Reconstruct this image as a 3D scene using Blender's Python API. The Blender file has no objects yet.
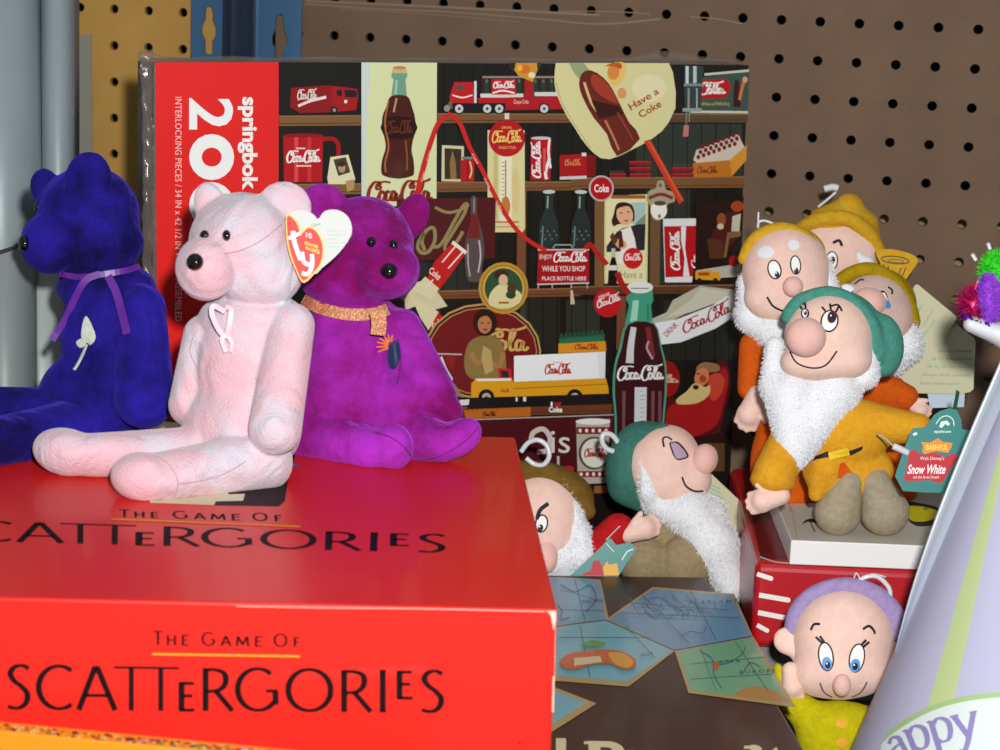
import bpy, bmesh, math, random
import numpy as np
from mathutils import Matrix, Vector
from mathutils.bvhtree import BVHTree
random.seed(4); rng = np.random.default_rng(4)

# ---------------------------------------------------------------- camera, light, exposure
# lengths are centimetres in this script, written to the scene as metres (K)
K = 0.01
FPX = 2200.0                                    # focal length in pixels of the 1000x750 frame
CAM = np.array([42.2837, -147.1241, 42.9142])
RGT = np.array([0.97778219, 0.20606772, 0.03844583])
DWN = np.array([0.08019092, -0.1982496, -0.97686566])
FWD = np.array([-0.19367861, 0.95824485, -0.21036969])
sc = bpy.context.scene; COL = sc.collection
cd = bpy.data.cameras.new('camera'); cam = bpy.data.objects.new('camera', cd); COL.objects.link(cam)
cam.matrix_world = Matrix([[RGT[i], -DWN[i], -FWD[i], CAM[i] * K] for i in range(3)] + [[0, 0, 0, 1]])
cd.sensor_width = 36; cd.lens = 36 * FPX / 1000; cd.clip_start = 0.05
cd.dof.use_dof = True; cd.dof.focus_distance = 1.19; cd.dof.aperture_fstop = 18
sc.camera = cam
sc.view_settings.view_transform = 'Standard'; sc.view_settings.look = 'None'
sc.view_settings.exposure = 0.0; sc.view_settings.gamma = 1; sc.view_settings.use_curve_mapping = False
w = bpy.data.worlds.new('world'); sc.world = w; w.use_nodes = True
w.node_tree.nodes['Background'].inputs[0].default_value = (0.86, 0.93, 1.0, 1)
w.node_tree.nodes['Background'].inputs[1].default_value = 0.18
def area(name, p, target, size, power, col=(1, 1, 1)):
    l = bpy.data.lights.new(name, 'AREA'); l.shape = 'DISK'; l.size = size; l.energy = power; l.color = col
    o = bpy.data.objects.new(name, l); COL.objects.link(o)
    o.location = Vector(p) * K
    o.rotation_euler = (Vector(target) - Vector(p)).to_track_quat('-Z', 'Y').to_euler()
    return o
area('camera_flash', CAM + RGT * 4.5 - DWN * 7.5, (25, -20, 18), 0.035, 15.2, (1, 0.985, 0.96))
area('ceiling_lamp', (20, -90, 210), (20, -30, 10), 1.0, 0.8, (1, 0.97, 0.92))

# ---------------------------------------------------------------- numbers and rays
def ray(x, y): return FWD + RGT * ((x - 500) / FPX) + DWN * ((y - 375) / FPX)
def at_d(x, y, d): return CAM + ray(x, y) * d
def at_z(x, y, z):
    r = ray(x, y); return CAM + r * ((z - CAM[2]) / r[2])
def at_y(x, y, Y):
    r = ray(x, y); return CAM + r * ((Y - CAM[1]) / r[1])
def depth(p): return float(FWD @ (np.asarray(p) - CAM))
def pix(p):
    q = np.asarray(p, float) - CAM; d = q @ FWD; return 500 + FPX * (q @ RGT) / d, 375 + FPX * (q @ DWN) / d
def lin(h):
    h = h.lstrip('#'); v = [int(h[i:i + 2], 16) / 255 for i in (0, 2, 4)]
    return tuple(c / 12.92 if c <= .04045 else ((c + .055) / 1.055) ** 2.4 for c in v)

# ---------------------------------------------------------------- materials
def mat(name, col, rough=.6, sheen=0, sheen_tint=None, noise=None, bump=0, bscale=900, metal=0, coat=0, alpha=1, emit=0,
        col2=None, spec=.5, mixfac=None, trans=0, sheen_rough=.4, wrinkle=0):
    m = bpy.data.materials.new(name); m.use_nodes = True; nt = m.node_tree; b = nt.nodes['Principled BSDF']
    c = lin(col) if isinstance(col, str) else col
    b.inputs['Base Color'].default_value = (*c, 1); b.inputs['Roughness'].default_value = rough
    b.inputs['Metallic'].default_value = metal; b.inputs['Coat Weight'].default_value = coat
    b.inputs['Coat Roughness'].default_value = .08
    b.inputs['Specular IOR Level'].default_value = spec; b.inputs['Alpha'].default_value = alpha
    b.inputs['Transmission Weight'].default_value = trans
    if sheen:
        b.inputs['Sheen Weight'].default_value = sheen; b.inputs['Sheen Roughness'].default_value = sheen_rough
        b.inputs['Sheen Tint'].default_value = (*(lin(sheen_tint) if sheen_tint else c), 1)
    tc = nt.nodes.new('ShaderNodeTexCoord')
    if col2:
        n = nt.nodes.new('ShaderNodeTexNoise'); n.inputs['Scale'].default_value = noise or 60; n.inputs['Detail'].default_value = 9; n.inputs['Roughness'].default_value = .62
        nt.links.new(tc.outputs['Object'], n.inputs['Vector'])
        r = nt.nodes.new('ShaderNodeValToRGB'); lo, hi = mixfac or (.35, .65)
        r.color_ramp.elements[0].position = lo; r.color_ramp.elements[1].position = hi
        r.color_ramp.elements[0].color = (*c, 1); r.color_ramp.elements[1].color = (*lin(col2), 1)
        nt.links.new(n.outputs['Fac'], r.inputs[0]); nt.links.new(r.outputs[0], b.inputs['Base Color'])
    if bump:
        n2 = nt.nodes.new('ShaderNodeTexNoise'); n2.inputs['Scale'].default_value = bscale; n2.inputs['Detail'].default_value = 3
        nt.links.new(tc.outputs['Object'], n2.inputs['Vector'])
        bp = nt.nodes.new('ShaderNodeBump'); bp.inputs['Strength'].default_value = bump; bp.inputs['Distance'].default_value = .0008
        nt.links.new(n2.outputs['Fac'], bp.inputs['Height']); nt.links.new(bp.outputs[0], b.inputs['Normal'])
        if wrinkle:
            n3 = nt.nodes.new('ShaderNodeTexNoise'); n3.inputs['Scale'].default_value = wrinkle; n3.inputs['Detail'].default_value = 2; n3.inputs['Distortion'].default_value = .8
            nt.links.new(tc.outputs['Object'], n3.inputs['Vector'])
            b3 = nt.nodes.new('ShaderNodeBump'); b3.inputs['Strength'].default_value = .7; b3.inputs['Distance'].default_value = .010
            nt.links.new(n3.outputs['Fac'], b3.inputs['Height']); nt.links.new(b3.outputs[0], bp.inputs['Normal'])
    return m
def print_mat(name, rough, coat, spec=.4):
    m = mat(name, 'ffffff', rough, coat=coat, spec=spec, bump=.06, bscale=220); nt = m.node_tree
    a = nt.nodes.new('ShaderNodeVertexColor'); a.layer_name = 'Col'
    nt.links.new(a.outputs['Color'], nt.nodes['Principled BSDF'].inputs['Base Color']); return m

# ---------------------------------------------------------------- objects
def new_obj(name, verts, faces, m, parent=None, base=None, smooth=False, cols=None, fixn=False):
    """mesh from world centimetre verts; base = world origin when top-level, else the parent's origin"""
    verts = np.asarray(verts, float)
    if parent is not None: org = np.array(parent['_o'])
    else: org = np.array(base if base is not None else [verts[:, 0].mean(), verts[:, 1].mean(), verts[:, 2].min()], float)
    me = bpy.data.meshes.new(name); me.from_pydata(((verts - org) * K).tolist(), [], [list(map(int, f)) for f in faces])
    if fixn:
        bm = bmesh.new(); bm.from_mesh(me); bmesh.ops.recalc_face_normals(bm, faces=bm.faces); bm.to_mesh(me); bm.free()
    if smooth: me.polygons.foreach_set('use_smooth', [True] * len(me.polygons))
    if cols is not None:
        at = me.color_attributes.new('Col', 'FLOAT_COLOR', 'CORNER')
        buf = []
        for p, c in zip(me.polygons, cols): buf += [*c, 1.0] * p.loop_total
        at.data.foreach_set('color', buf)
    if m: me.materials.append(m)
    me.update()
    o = bpy.data.objects.new(name, me); COL.objects.link(o)
    if parent is not None:
        o.parent = parent; ORG[o.name] = org; o.location = (0, 0, 0)
    else: o.location = Vector(org) * K
    o['_o'] = [float(v) for v in org]; KEEP.append(o)
    return o
ORG = {}; KEEP = []
def empty(name, loc, label, cat, group=None):
    o = bpy.data.objects.new(name, None); COL.objects.link(o); o.location = Vector(loc) * K; o.empty_display_size = .01
    o['_o'] = [float(v) for v in loc]; KEEP.append(o); return tag(o, label, cat, group)
def tag(o, label=None, cat=None, group=None, kind=None):
    if label: o['label'] = label
    if cat: o['category'] = cat
    if group: o['group'] = group
    if kind: o['kind'] = kind
    return o
def box(x0, x1, y0, y1, z0, z1):
    v = [(x, y, z) for z in (z0, z1) for y in (y0, y1) for x in (x0, x1)]
    return v, [(0, 2, 3, 1), (4, 5, 7, 6), (0, 1, 5, 4), (2, 6, 7, 3), (0, 4, 6, 2), (1, 3, 7, 5)]
def bevel_obj(o, wdt, seg=2):
    md = o.modifiers.new('bevel', 'BEVEL'); md.width = wdt * K; md.segments = seg; md.limit_method = 'ANGLE'
def cr(pts, n=6, closed=True):
    """Catmull-Rom through points"""
    P = np.array(pts, float); N = len(P); out = []
    rngi = range(N) if closed else range(N - 1)
    for i in rngi:
        if closed: a, b, c, d = P[(i - 1) % N], P[i], P[(i + 1) % N], P[(i + 2) % N]
        else: a, b, c, d = P[max(i - 1, 0)], P[i], P[i + 1], P[min(i + 2, N - 1)]
        for k in range(n):
            t = k / n
            out.append(.5 * ((2 * b) + (c - a) * t + (2 * a - 5 * b + 4 * c - d) * t * t + (3 * b - a - 3 * c + d) * t ** 3))
    if not closed: out.append(P[-1])
    return np.array(out)
def tube_mesh(P, r, seg=8, caps=True):
    P = np.asarray(P, float); N = len(P); r = np.broadcast_to(np.asarray(r, float), (N,))
    T = np.gradient(P, axis=0); T /= np.linalg.norm(T, axis=1)[:, None] + 1e-12
    up = np.array([0.1, 0.3, 1.0]); V = []; F = []
    a = np.cross(T[0], up); a /= np.linalg.norm(a)
    for i in range(N):
        a = a - T[i] * (a @ T[i]); a /= np.linalg.norm(a) + 1e-12; b = np.cross(T[i], a)
        for k in range(seg):
            t = 2 * math.pi * k / seg; V.append(P[i] + r[i] * (math.cos(t) * a + math.sin(t) * b))
    for i in range(N - 1):
        for k in range(seg):
            F.append((i * seg + k, i * seg + (k + 1) % seg, (i + 1) * seg + (k + 1) % seg, (i + 1) * seg + k))
    if caps: F.append(tuple(range(seg))[::-1]); F.append(tuple((N - 1) * seg + k for k in range(seg)))
    return V, F
def join(*ms):
    V = []; F = []
    for v, f in ms:
        n = len(V); V += list(v); F += [tuple(i + n for i in q) for q in f]
    return V, F

# ---------------------------------------------------------------- soft toys: distance fields meshed with surface nets
class Frame:
    """a working frame at distance d0: (x, y) as seen from the standpoint, w forward, all in units of d0/FPX"""
    def __init__(s, d0): s.d0 = d0; s.s = d0 / FPX
    def P(s, q):
        q = np.atleast_2d(np.asarray(q, float)); d = s.d0 - q[:, 2] * s.s
        R = FWD + np.outer((q[:, 0] - 500) / FPX, RGT) + np.outer((q[:, 1] - 375) / FPX, DWN)
        return CAM + R * d[:, None]
    def wz(s, x, y, z): return (s.d0 - depth(at_z(x, y, z))) / s.s
def rim(pts, r, n=5):
    """a rolled edge through (x, y, w) points"""
    P = cr(pts, n, False); return [Cp(tuple(a), r, tuple(b), r) for a, b in zip(P[:-1], P[1:])]
def E(cx, cy, cw, rx, ry, rw=None, rot=0): return ('E', cx, cy, cw, rx, ry, rw or (rx + ry) / 2, rot)
def Cp(a, ra, b, rb, sq=1.0): return ('C', a, ra, b, rb, sq)
def field(p, X, Y, W):
    if p[0] == 'E':
        _, cx, cy, cw, rx, ry, rw, rot = p; c, s_ = math.cos(math.radians(rot)), math.sin(math.radians(rot))
        x, y, z = X - cx, Y - cy, W - cw; u = c * x + s_ * y; v = -s_ * x + c * y
        k0 = np.sqrt((u / rx) ** 2 + (v / ry) ** 2 + (z / rw) ** 2); k1 = np.sqrt((u / rx ** 2) ** 2 + (v / ry ** 2) ** 2 + (z / rw ** 2) ** 2) + 1e-9
        return k0 * (k0 - 1) / k1
    _, a, ra, b, rb, sq = p
    ax, ay, az = a; bx, by, bz = b; az /= sq; bz /= sq; Z = W / sq
    dx, dy, dz = bx - ax, by - ay, bz - az; L = dx * dx + dy * dy + dz * dz + 1e-9
    t = np.clip(((X - ax) * dx + (Y - ay) * dy + (Z - az) * dz) / L, 0, 1)
    return np.sqrt((X - ax - t * dx) ** 2 + (Y - ay - t * dy) ** 2 + (Z - az - t * dz) ** 2) - (ra + (rb - ra) * t)
def bounds(p):
    if p[0] == 'E':
        r = max(p[4], p[5]); return (p[1] - r, p[2] - r, p[3] - p[6]), (p[1] + r, p[2] + r, p[3] + p[6])
    _, a, ra, b, rb, sq = p; r = max(ra, rb)
    return tuple(min(a[i], b[i]) - r for i in range(3)), tuple(max(a[i], b[i]) + r for i in range(3))
def surf(prims, k=8.0, h=2.5, carve=(), creases=()):
    kk = []; kc = k; pp = []
    for p in prims:
        if p[0] == 'K': kc = p[1]
        else: pp.append(p); kk.append(kc)
    prims = pp; B = [bounds(p) for p in prims]; lo = np.min([b[0] for b in B], 0) - 3 * h; hi = np.max([b[1] for b in B], 0) + 3 * h
    n = np.ceil((hi - lo) / h).astype(int) + 1
    X, Y, W = np.meshgrid(*[lo[i] + h * np.arange(n[i]) for i in range(3)], indexing='ij')
    X, Y, W = X.astype(np.float32), Y.astype(np.float32), W.astype(np.float32); D = None
    for p, k in zip(prims, kk):
        f = field(p, X, Y, W)
        if D is None: D = f
        else:
            q = np.clip(.5 + .5 * (f - D) / k, 0, 1); D = f * (1 - q) + D * q - k * q * (1 - q)
    for p in carve: D = np.maximum(D, -field(p, X, Y, W))
    for (p, r) in creases:                       # shallow seam pressed along a capsule
        D = D + np.clip(r - np.abs(field(p, X, Y, W)), 0, None) * .5
    S = D < 0
    a = S.astype(np.int8); cnt = np.zeros(tuple(n - 1), np.int8); acc = np.zeros(tuple(n - 1) + (3,), np.float32); ne = np.zeros(tuple(n - 1), np.float32)
    for dx in (0, 1):
        for dy in (0, 1):
            for dz in (0, 1): cnt += a[dx:n[0] - 1 + dx, dy:n[1] - 1 + dy, dz:n[2] - 1 + dz]
    act = (cnt > 0) & (cnt < 8)
    def sl(o): return D[o[0]:n[0] - 1 + o[0], o[1]:n[1] - 1 + o[1], o[2]:n[2] - 1 + o[2]]
    for ax in range(3):
        others = [i for i in range(3) if i != ax]
        for u in (0, 1):
            for v in (0, 1):
                o0 = [0, 0, 0]; o0[others[0]] = u; o0[others[1]] = v; o1 = list(o0); o1[ax] = 1
                d0, d1 = sl(o0), sl(o1); cross = (d0 < 0) != (d1 < 0)
                t = np.where(cross, d0 / np.where(cross, d0 - d1, 1), 0); c = cross.astype(np.float32)
                acc[..., ax] += t * c; acc[..., others[0]] += u * c; acc[..., others[1]] += v * c; ne += c
    idx = -np.ones(tuple(n - 1), int); I = np.argwhere(act); idx[act] = np.arange(len(I))
    V = (I + acc[act] / ne[act][:, None]) * h + lo
    F = []
    for ax in range(3):
        o = [i for i in range(3) if i != ax]
        s0 = [slice(1, n[i] - 1) for i in range(3)]; s1 = list(s0); s0[ax] = slice(0, n[ax] - 1); s1[ax] = slice(1, n[ax])
        A, Bm = S[tuple(s0)], S[tuple(s1)]
        for sign in (0, 1):
            e = np.argwhere((A & ~Bm) if sign == 0 else (~A & Bm))
            if not len(e): continue
            g = e.copy(); 
            for i in o: g[:, i] += 1
            q = []
            for (u, v) in ((0, 0), (1, 0), (1, 1), (0, 1)):
                gg = g.copy(); gg[:, o[0]] -= u; gg[:, o[1]] -= v; q.append(idx[gg[:, 0], gg[:, 1], gg[:, 2]])
            q = np.stack(q, 1)
            if (sign == 0) ^ (ax == 1): q = q[:, ::-1]
            F.append(q)
    return V, np.concatenate(F)
class Soft:
    """a soft shape: mesh in world centimetres plus a lookup so marks can be sewn on it"""
    def __init__(s, F, prims, k=8, h=2.5, floor=None, carve=(), creases=(), relax=1):
        s.F = F; V, Q = surf(prims, k, h, carve, creases); s.V = F.P(V); s.Q = Q[:, ::-1]
        if relax:
            n = len(s.V); E2 = np.concatenate([Q[:, [0, 1]], Q[:, [1, 2]], Q[:, [2, 3]], Q[:, [3, 0]]])
            for _ in range(relax):
                A = np.zeros_like(s.V); c = np.zeros(n)
                for a_, b_ in ((0, 1), (1, 0)):
                    np.add.at(A, E2[:, a_], s.V[E2[:, b_]]); np.add.at(c, E2[:, a_], 1)
                s.V = s.V * .4 + .6 * A / c[:, None]
        if floor is not None: s.V[:, 2] = np.maximum(s.V[:, 2], floor)
        s.bvh = BVHTree.FromPolygons([tuple(v) for v in s.V], [tuple(map(int, q)) for q in s.Q])
    def obj(s, name, m, parent=None, base=None): return new_obj(name, s.V, s.Q, m, parent, base, smooth=True)
    def hit(s, x, y, off=.03, d=None):
        r = ray(x, y); L = np.linalg.norm(r); h = s.bvh.ray_cast(Vector(CAM), Vector(r / L))
        if h[0] is None: return None
        return np.array(h[0]) - r / L * off
    def normals_sample(s, n, cond=None):
        T = s.V[s.Q]; c = T.mean(1); nm = np.cross(T[:, 2] - T[:, 0], T[:, 3] - T[:, 1]); ar = np.linalg.norm(nm, axis=1) + 1e-9; nm = nm / ar[:, None]
        if cond is not None: ar = ar * cond(c)
        i = rng.choice(len(c), n, p=ar / ar.sum()); u = rng.random((n, 1)); v = rng.random((n, 1)); q = T[i]
        return (q[:, 0] * (1 - u) * (1 - v) + q[:, 1] * u * (1 - v) + q[:, 2] * u * v + q[:, 3] * (1 - u) * v), nm[i]
    def fur(s, n, length, wid, droop=.5, comb=None):
        """tapering tufts standing on the surface, returned as mesh"""
        p, nm = s.normals_sample(n); cen = s.V.mean(0)
        sg = np.sign(((p - cen) * nm).sum(1).mean()); nm = nm * sg
        d = nm + rng.normal(0, .45, nm.shape) + np.array([0, 0, -droop]); d /= np.linalg.norm(d, axis=1)[:, None]
        t = np.cross(d, rng.normal(0, 1, d.shape)); t /= np.linalg.norm(t, axis=1)[:, None]; L = length * rng.uniform(.5, 1.2, (n, 1))
        b0 = p - nm * .05 + t * wid; b1 = p - nm * .05 - t * wid; mid = p + d * L * .6; tip = p + d * L + np.array([0, 0, -.3]) * L * droop
        V = np.stack([b0, b1, mid + t * wid * .6, mid - t * wid * .6, tip], 1).reshape(-1, 3); k = 5 * np.arange(n)
        F = [(a, a + 1, a + 3, a + 2) for a in k] + [(a + 2, a + 3, a + 4) for a in k]
        return V, F
def patch(S, pts, off=.03, rings=5, n=0):
    """a flat mark sewn on soft shape S, outline given in view units"""
    P = cr(pts, n) if n else np.array(pts, float); c = P.mean(0); H = S.hit(*c, off); N = len(P)
    if H is None: return [], []
    V = [H]; last = depth(H)
    for r in range(1, rings + 1):
        for q in P:
            x = c + (q - c) * r / rings; h_ = S.hit(*x, off)
            if h_ is None: h_ = at_d(*x, last)
            V.append(h_)
    F = [(0, 1 + i, 1 + (i + 1) % N) for i in range(N)]
    for r in range(rings - 1):
        for i in range(N):
            a = 1 + r * N + i; b = 1 + r * N + (i + 1) % N; F.append((a, a + N, b + N, b))
    return V, F
def ell(cx, cy, rx, ry, rot=0, n=20, a0=0, a1=360):
    c, s_ = math.cos(math.radians(rot)), math.sin(math.radians(rot)); o = []
    for k in range(n if a1 - a0 == 360 else n + 1):
        t = math.radians(a0 + (a1 - a0) * k / n); u, v = rx * math.cos(t), ry * math.sin(t); o.append((cx + c * u - s_ * v, cy + s_ * u + c * v))
    return o
def stitch(S, pts, r=.04, n=6, closed=False, taper=False):
    """an embroidered line on soft shape S"""
    P = cr(pts, n, closed); W = []
    for q in P:
        h_ = S.hit(q[0], q[1], r * .3)
        if h_ is not None: W.append(h_)
        elif W: W.append(at_d(q[0], q[1], depth(W[-1])))
    if closed: W.append(W[0])
    if len(W) < 2: return [], []
    rr = r * (1 - .7 * np.linspace(0, 1, len(W))) if taper else r
    return tube_mesh(W, rr, 5)
def card(pts, dfun, thick=.05):
    """stiff card with the outline pts; dfun(x, y) its distance; returns mesh"""
    A = [at_d(x, y, dfun(x, y)) for x, y in pts]; n = len(A)
    nn = np.cross(A[1] - A[0], A[n // 2] - A[0]); nn /= np.linalg.norm(nn)
    if nn @ FWD < 0: nn = -nn
    B = [a + nn * thick for a in A]
    return A + B, [tuple(range(n)), tuple(range(2 * n - 1, n - 1, -1))] + [(i, i + n, (i + 1) % n + n, (i + 1) % n) for i in range(n)]
def ribbon(P, wid, nrm=None, thick=.03):
    P = np.asarray(P, float); T = np.gradient(P, axis=0); T /= np.linalg.norm(T, axis=1)[:, None]
    nrm = -FWD if nrm is None else np.asarray(nrm, float)
    S_ = np.cross(T, nrm); S_ /= np.linalg.norm(S_, axis=1)[:, None] + 1e-9; nn = np.cross(S_, T); V = []
    for i in range(len(P)):
        for a, b in ((-1, 1), (1, 1), (1, -1), (-1, -1)): V.append(P[i] + S_[i] * a * wid / 2 + nn[i] * b * thick / 2)
    F = []
    for i in range(len(P) - 1):
        for k in range(4): F.append((4 * i + k, 4 * i + (k + 1) % 4, 4 * i + 4 + (k + 1) % 4, 4 * i + 4 + k))
    F += [(0, 1, 2, 3), tuple(4 * (len(P) - 1) + k for k in (3, 2, 1, 0))]
    return V, F

# ---------------------------------------------------------------- lettering
def bfont(txt, bold=0.0, space=1.0):
    c = bpy.data.curves.new('t', 'FONT'); c.body = txt; c.offset = bold; c.resolution_u = 3; c.space_character = space
    o = bpy.data.objects.new('t', c); m = bpy.data.meshes.new_from_object(o)
    V = np.array([v.co[:2] for v in m.vertices]); F = [tuple(p.vertices) for p in m.polygons]
    bpy.data.objects.remove(o); bpy.data.curves.remove(c); bpy.data.meshes.remove(m)
    lo, hi = V.min(0), V.max(0); V = (V - lo) / (hi - lo); V[:, 1] = 1 - V[:, 1]
    return V, F
def nib(strokes, thick, thin, n=8, asp=1.0):
    """strokes -> polygons (x right, y down); a broad nib, thick on uprights"""
    V = []; F = []
    for st in strokes:
        curve = True
        if isinstance(st, tuple) and st and st[0] == 'L': st = st[1]; curve = False
        P = cr(st, n, False) if curve and len(st) > 2 else np.array(st, float)
        segs = [P] if curve else [P[i] + (P[i + 1] - P[i]) * np.linspace(0, 1, 6)[:, None] for i in range(len(P) - 1)]
        for Q in segs:
            T = np.gradient(Q, axis=0) if len(Q) > 2 else np.array([Q[1] - Q[0]] * 2); L = np.linalg.norm(T, axis=1)[:, None] + 1e-9; T = T / L
            wd = thin + (thick - thin) * np.abs(T[:, 1]) ** 1.3; N = np.stack([-T[:, 1], T[:, 0]], 1); b = len(V)
            for q, nn, ww in zip(Q, N, wd): V.append(q + nn * ww / 2); V.append(q - nn * ww / 2)
            for i in range(len(Q) - 1): F.append((b + 2 * i, b + 2 * i + 1, b + 2 * i + 3, b + 2 * i + 2))
    return np.array(V), F
def arc(cx, cy, rx, ry, a0, a1, n=14): return [(cx + rx * math.cos(math.radians(a0 + (a1 - a0) * k / n)), cy + ry * math.sin(math.radians(a0 + (a1 - a0) * k / n))) for k in range(n + 1)]
# capital letters in a box 0..w, 0..1 (y down)
CAPS = {
 'S': (.58, [[(.53, .10), (.40, .03), (.22, .06), (.12, .20), (.20, .36), (.38, .50), (.50, .66), (.46, .86), (.28, .97), (.06, .93)]]),
 'C': (.88, [arc(.50, .5, .46, .47, -52, -308)]),
 'A': (.92, [('L', [(.04, 1), (.42, 0), (.46, 0), (.88, 1)]), ('L', [(.17, .66), (.74, .66)])]),
 'T': (.70, [('L', [(0, .03), (.7, .03)]), ('L', [(.35, 0), (.35, 1)])]),
 'E': (.55, [('L', [(.07, 0), (.07, 1)]), ('L', [(0, .03), (.52, .03)]), ('L', [(.07, .47), (.46, .47)]), ('L', [(.0, .97), (.54, .97)])]),
 'R': (.80, [('L', [(.09, 0), (.09, 1)]), [(.02, .03), (.35, .03), (.56, .12), (.58, .34), (.42, .50), (.10, .54)], ('L', [(.34, .52), (.76, .99)])]),
 'G': (.98, [arc(.50, .5, .46, .47, -50, -322), ('L', [(.90, .56), (.90, .84)]), ('L', [(.68, .53), (.96, .53)])]),
 'O': (1.04, [arc(.52, .5, .47, .47, 0, 360, 24)]),
 'I': (.16, [('L', [(.08, 0), (.08, 1)]), ('L', [(0, .98), (.16, .98)]), ('L', [(0, .02), (.16, .02)])]),
 'H': (.75, [('L', [(.08, 0), (.08, 1)]), ('L', [(.67, 0), (.67, 1)]), ('L', [(.08, .5), (.67, .5)])]),
 'M': (.95, [('L', [(.06, 1), (.14, 0), (.48, .85), (.82, 0), (.90, 1)])]),
 'F': (.52, [('L', [(.07, 0), (.07, 1)]), ('L', [(0, .03), (.5, .03)]), ('L', [(.07, .48), (.44, .48)])]),
}
def letter(ch, x0, x1, y0, y1, thick=.14, thin=.055):
    wd, st = CAPS[ch]; V, F = nib(st, thick, thin); V = V.copy()
    V[:, 0] = x0 + V[:, 0] / wd * (x1 - x0); V[:, 1] = y0 + V[:, 1] * (y1 - y0); return V, F
# looping script for the soft drink signs, in a box 0..3.3 x 0..1
SCRIPT = [
 [(.70, .22), (.60, .08), (.38, .10), (.16, .34), (.08, .66), (.20, .88), (.42, .84), (.60, .66)],
 [(.70, .22), (.66, .34), (.54, .36), (.50, .26), (.62, .12), (.9, .06), (1.2, .10)],
 [(.86, .52), (.74, .44), (.64, .60), (.66, .80), (.80, .82), (.92, .62), (.86, .46)],
 [(1.16, .50), (1.04, .44), (.96, .62), (1.00, .80), (1.14, .78), (1.24, .62)],
 [(1.44, .50), (1.32, .44), (1.24, .62), (1.28, .80), (1.40, .76), (1.48, .50), (1.46, .74), (1.56, .80), (1.66, .66)],
 [(1.60, .62), (1.74, .58)],
 [(2.36, .18), (2.26, .04), (2.04, .06), (1.84, .30), (1.76, .64), (1.88, .88), (2.10, .84), (2.26, .66)],
 [(2.36, .18), (2.34, .30), (2.22, .30), (2.20, .18), (2.40, .04), (2.7, .08), (3.0, .02), (3.2, -.06)],
 [(2.44, .50), (2.32, .44), (2.24, .60), (2.28, .80), (2.40, .80), (2.50, .62), (2.44, .46)],
 [(2.56, .66), (2.76, .30), (2.80, .06), (2.68, .10), (2.62, .50), (2.66, .80), (2.80, .76)],
 [(3.06, .50), (2.92, .44), (2.84, .62), (2.88, .80), (3.00, .76), (3.10, .48), (3.08, .74), (3.18, .80), (3.28, .68)],
]

class Art:
    """print on a flat face: polygons stacked in hair-thin ink layers, colour per face"""
    def __init__(s, toworld, step=.012): s.tw = toworld; s.V = []; s.F = []; s.C = []; s.bb = []; s.step = step; s.first = 1
    def add(s, pts, faces, col):
        pts = np.asarray(pts, float); lo = pts.min(0); hi = pts.max(0); L = s.first
        for (a, b, l) in s.bb:
            if (lo < b).all() and (a < hi).all(): L = max(L, l + 1)
        s.bb.append((lo, hi, L)); n = len(s.V); c = lin(col)
        for q in pts: s.V.append(s.tw(q[0], q[1], L * s.step))
        for f in faces: s.F.append(tuple(i + n for i in f)); s.C.append(c)
    def poly(s, col, *pts, n=0):
        P = cr(pts, n) if n else pts; s.add(P, [tuple(range(len(P)))], col)
    def rect(s, col, x0, y0, x1, y1): s.poly(col, (x0, y0), (x1, y0), (x1, y1), (x0, y1))
    def ell(s, col, cx, cy, rx, ry, rot=0, n=28): s.poly(col, *ell(cx, cy, rx, ry, rot, n))
    def line(s, col, pts, wd, n=0, wd2=None):
        P = cr(pts, n, False) if n else np.array(pts, float)
        T = np.gradient(P, axis=0) if len(P) > 2 else np.array([P[1] - P[0]] * 2); T = T / (np.linalg.norm(T, axis=1)[:, None] + 1e-9); N = np.stack([-T[:, 1], T[:, 0]], 1)
        ws = np.linspace(wd, wd2 if wd2 is not None else wd, len(P))[:, None] / 2
        V = np.concatenate([P + N * ws, P - N * ws]); m = len(P)
        s.add(V, [(i, i + 1, m + i + 1, m + i) for i in range(m - 1)], col)
    def quadmap(s, q):
        TL, TR, BR, BL = [np.array(a, float) for a in q]
        return lambda V: ((1 - V[:, :1]) * (1 - V[:, 1:2]) * TL + V[:, :1] * (1 - V[:, 1:2]) * TR + V[:, :1] * V[:, 1:2] * BR + (1 - V[:, :1]) * V[:, 1:2] * BL)
    def text(s, col, txt, q, bold=0.0, space=1.0):
        V, F = bfont(txt, bold, space); s.add(s.quadmap(q)(V), F, col)
    def script(s, col, q, which=None, thick=.19, thin=.075, x0=0.0, x1=3.3):
        V, F = nib(SCRIPT if which is None else [SCRIPT[i] for i in which], thick, thin, 5)
        V = V.copy(); V[:, 0] = (V[:, 0] - x0) / (x1 - x0); s.add(s.quadmap(q)(V), F, col)
    def build(s, name, m, parent): return new_obj(name, s.V, s.F, m, parent, cols=s.C)
def R4(x0, y0, x1, y1): return ((x0, y0), (x1, y0), (x1, y1), (x0, y1))
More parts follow.
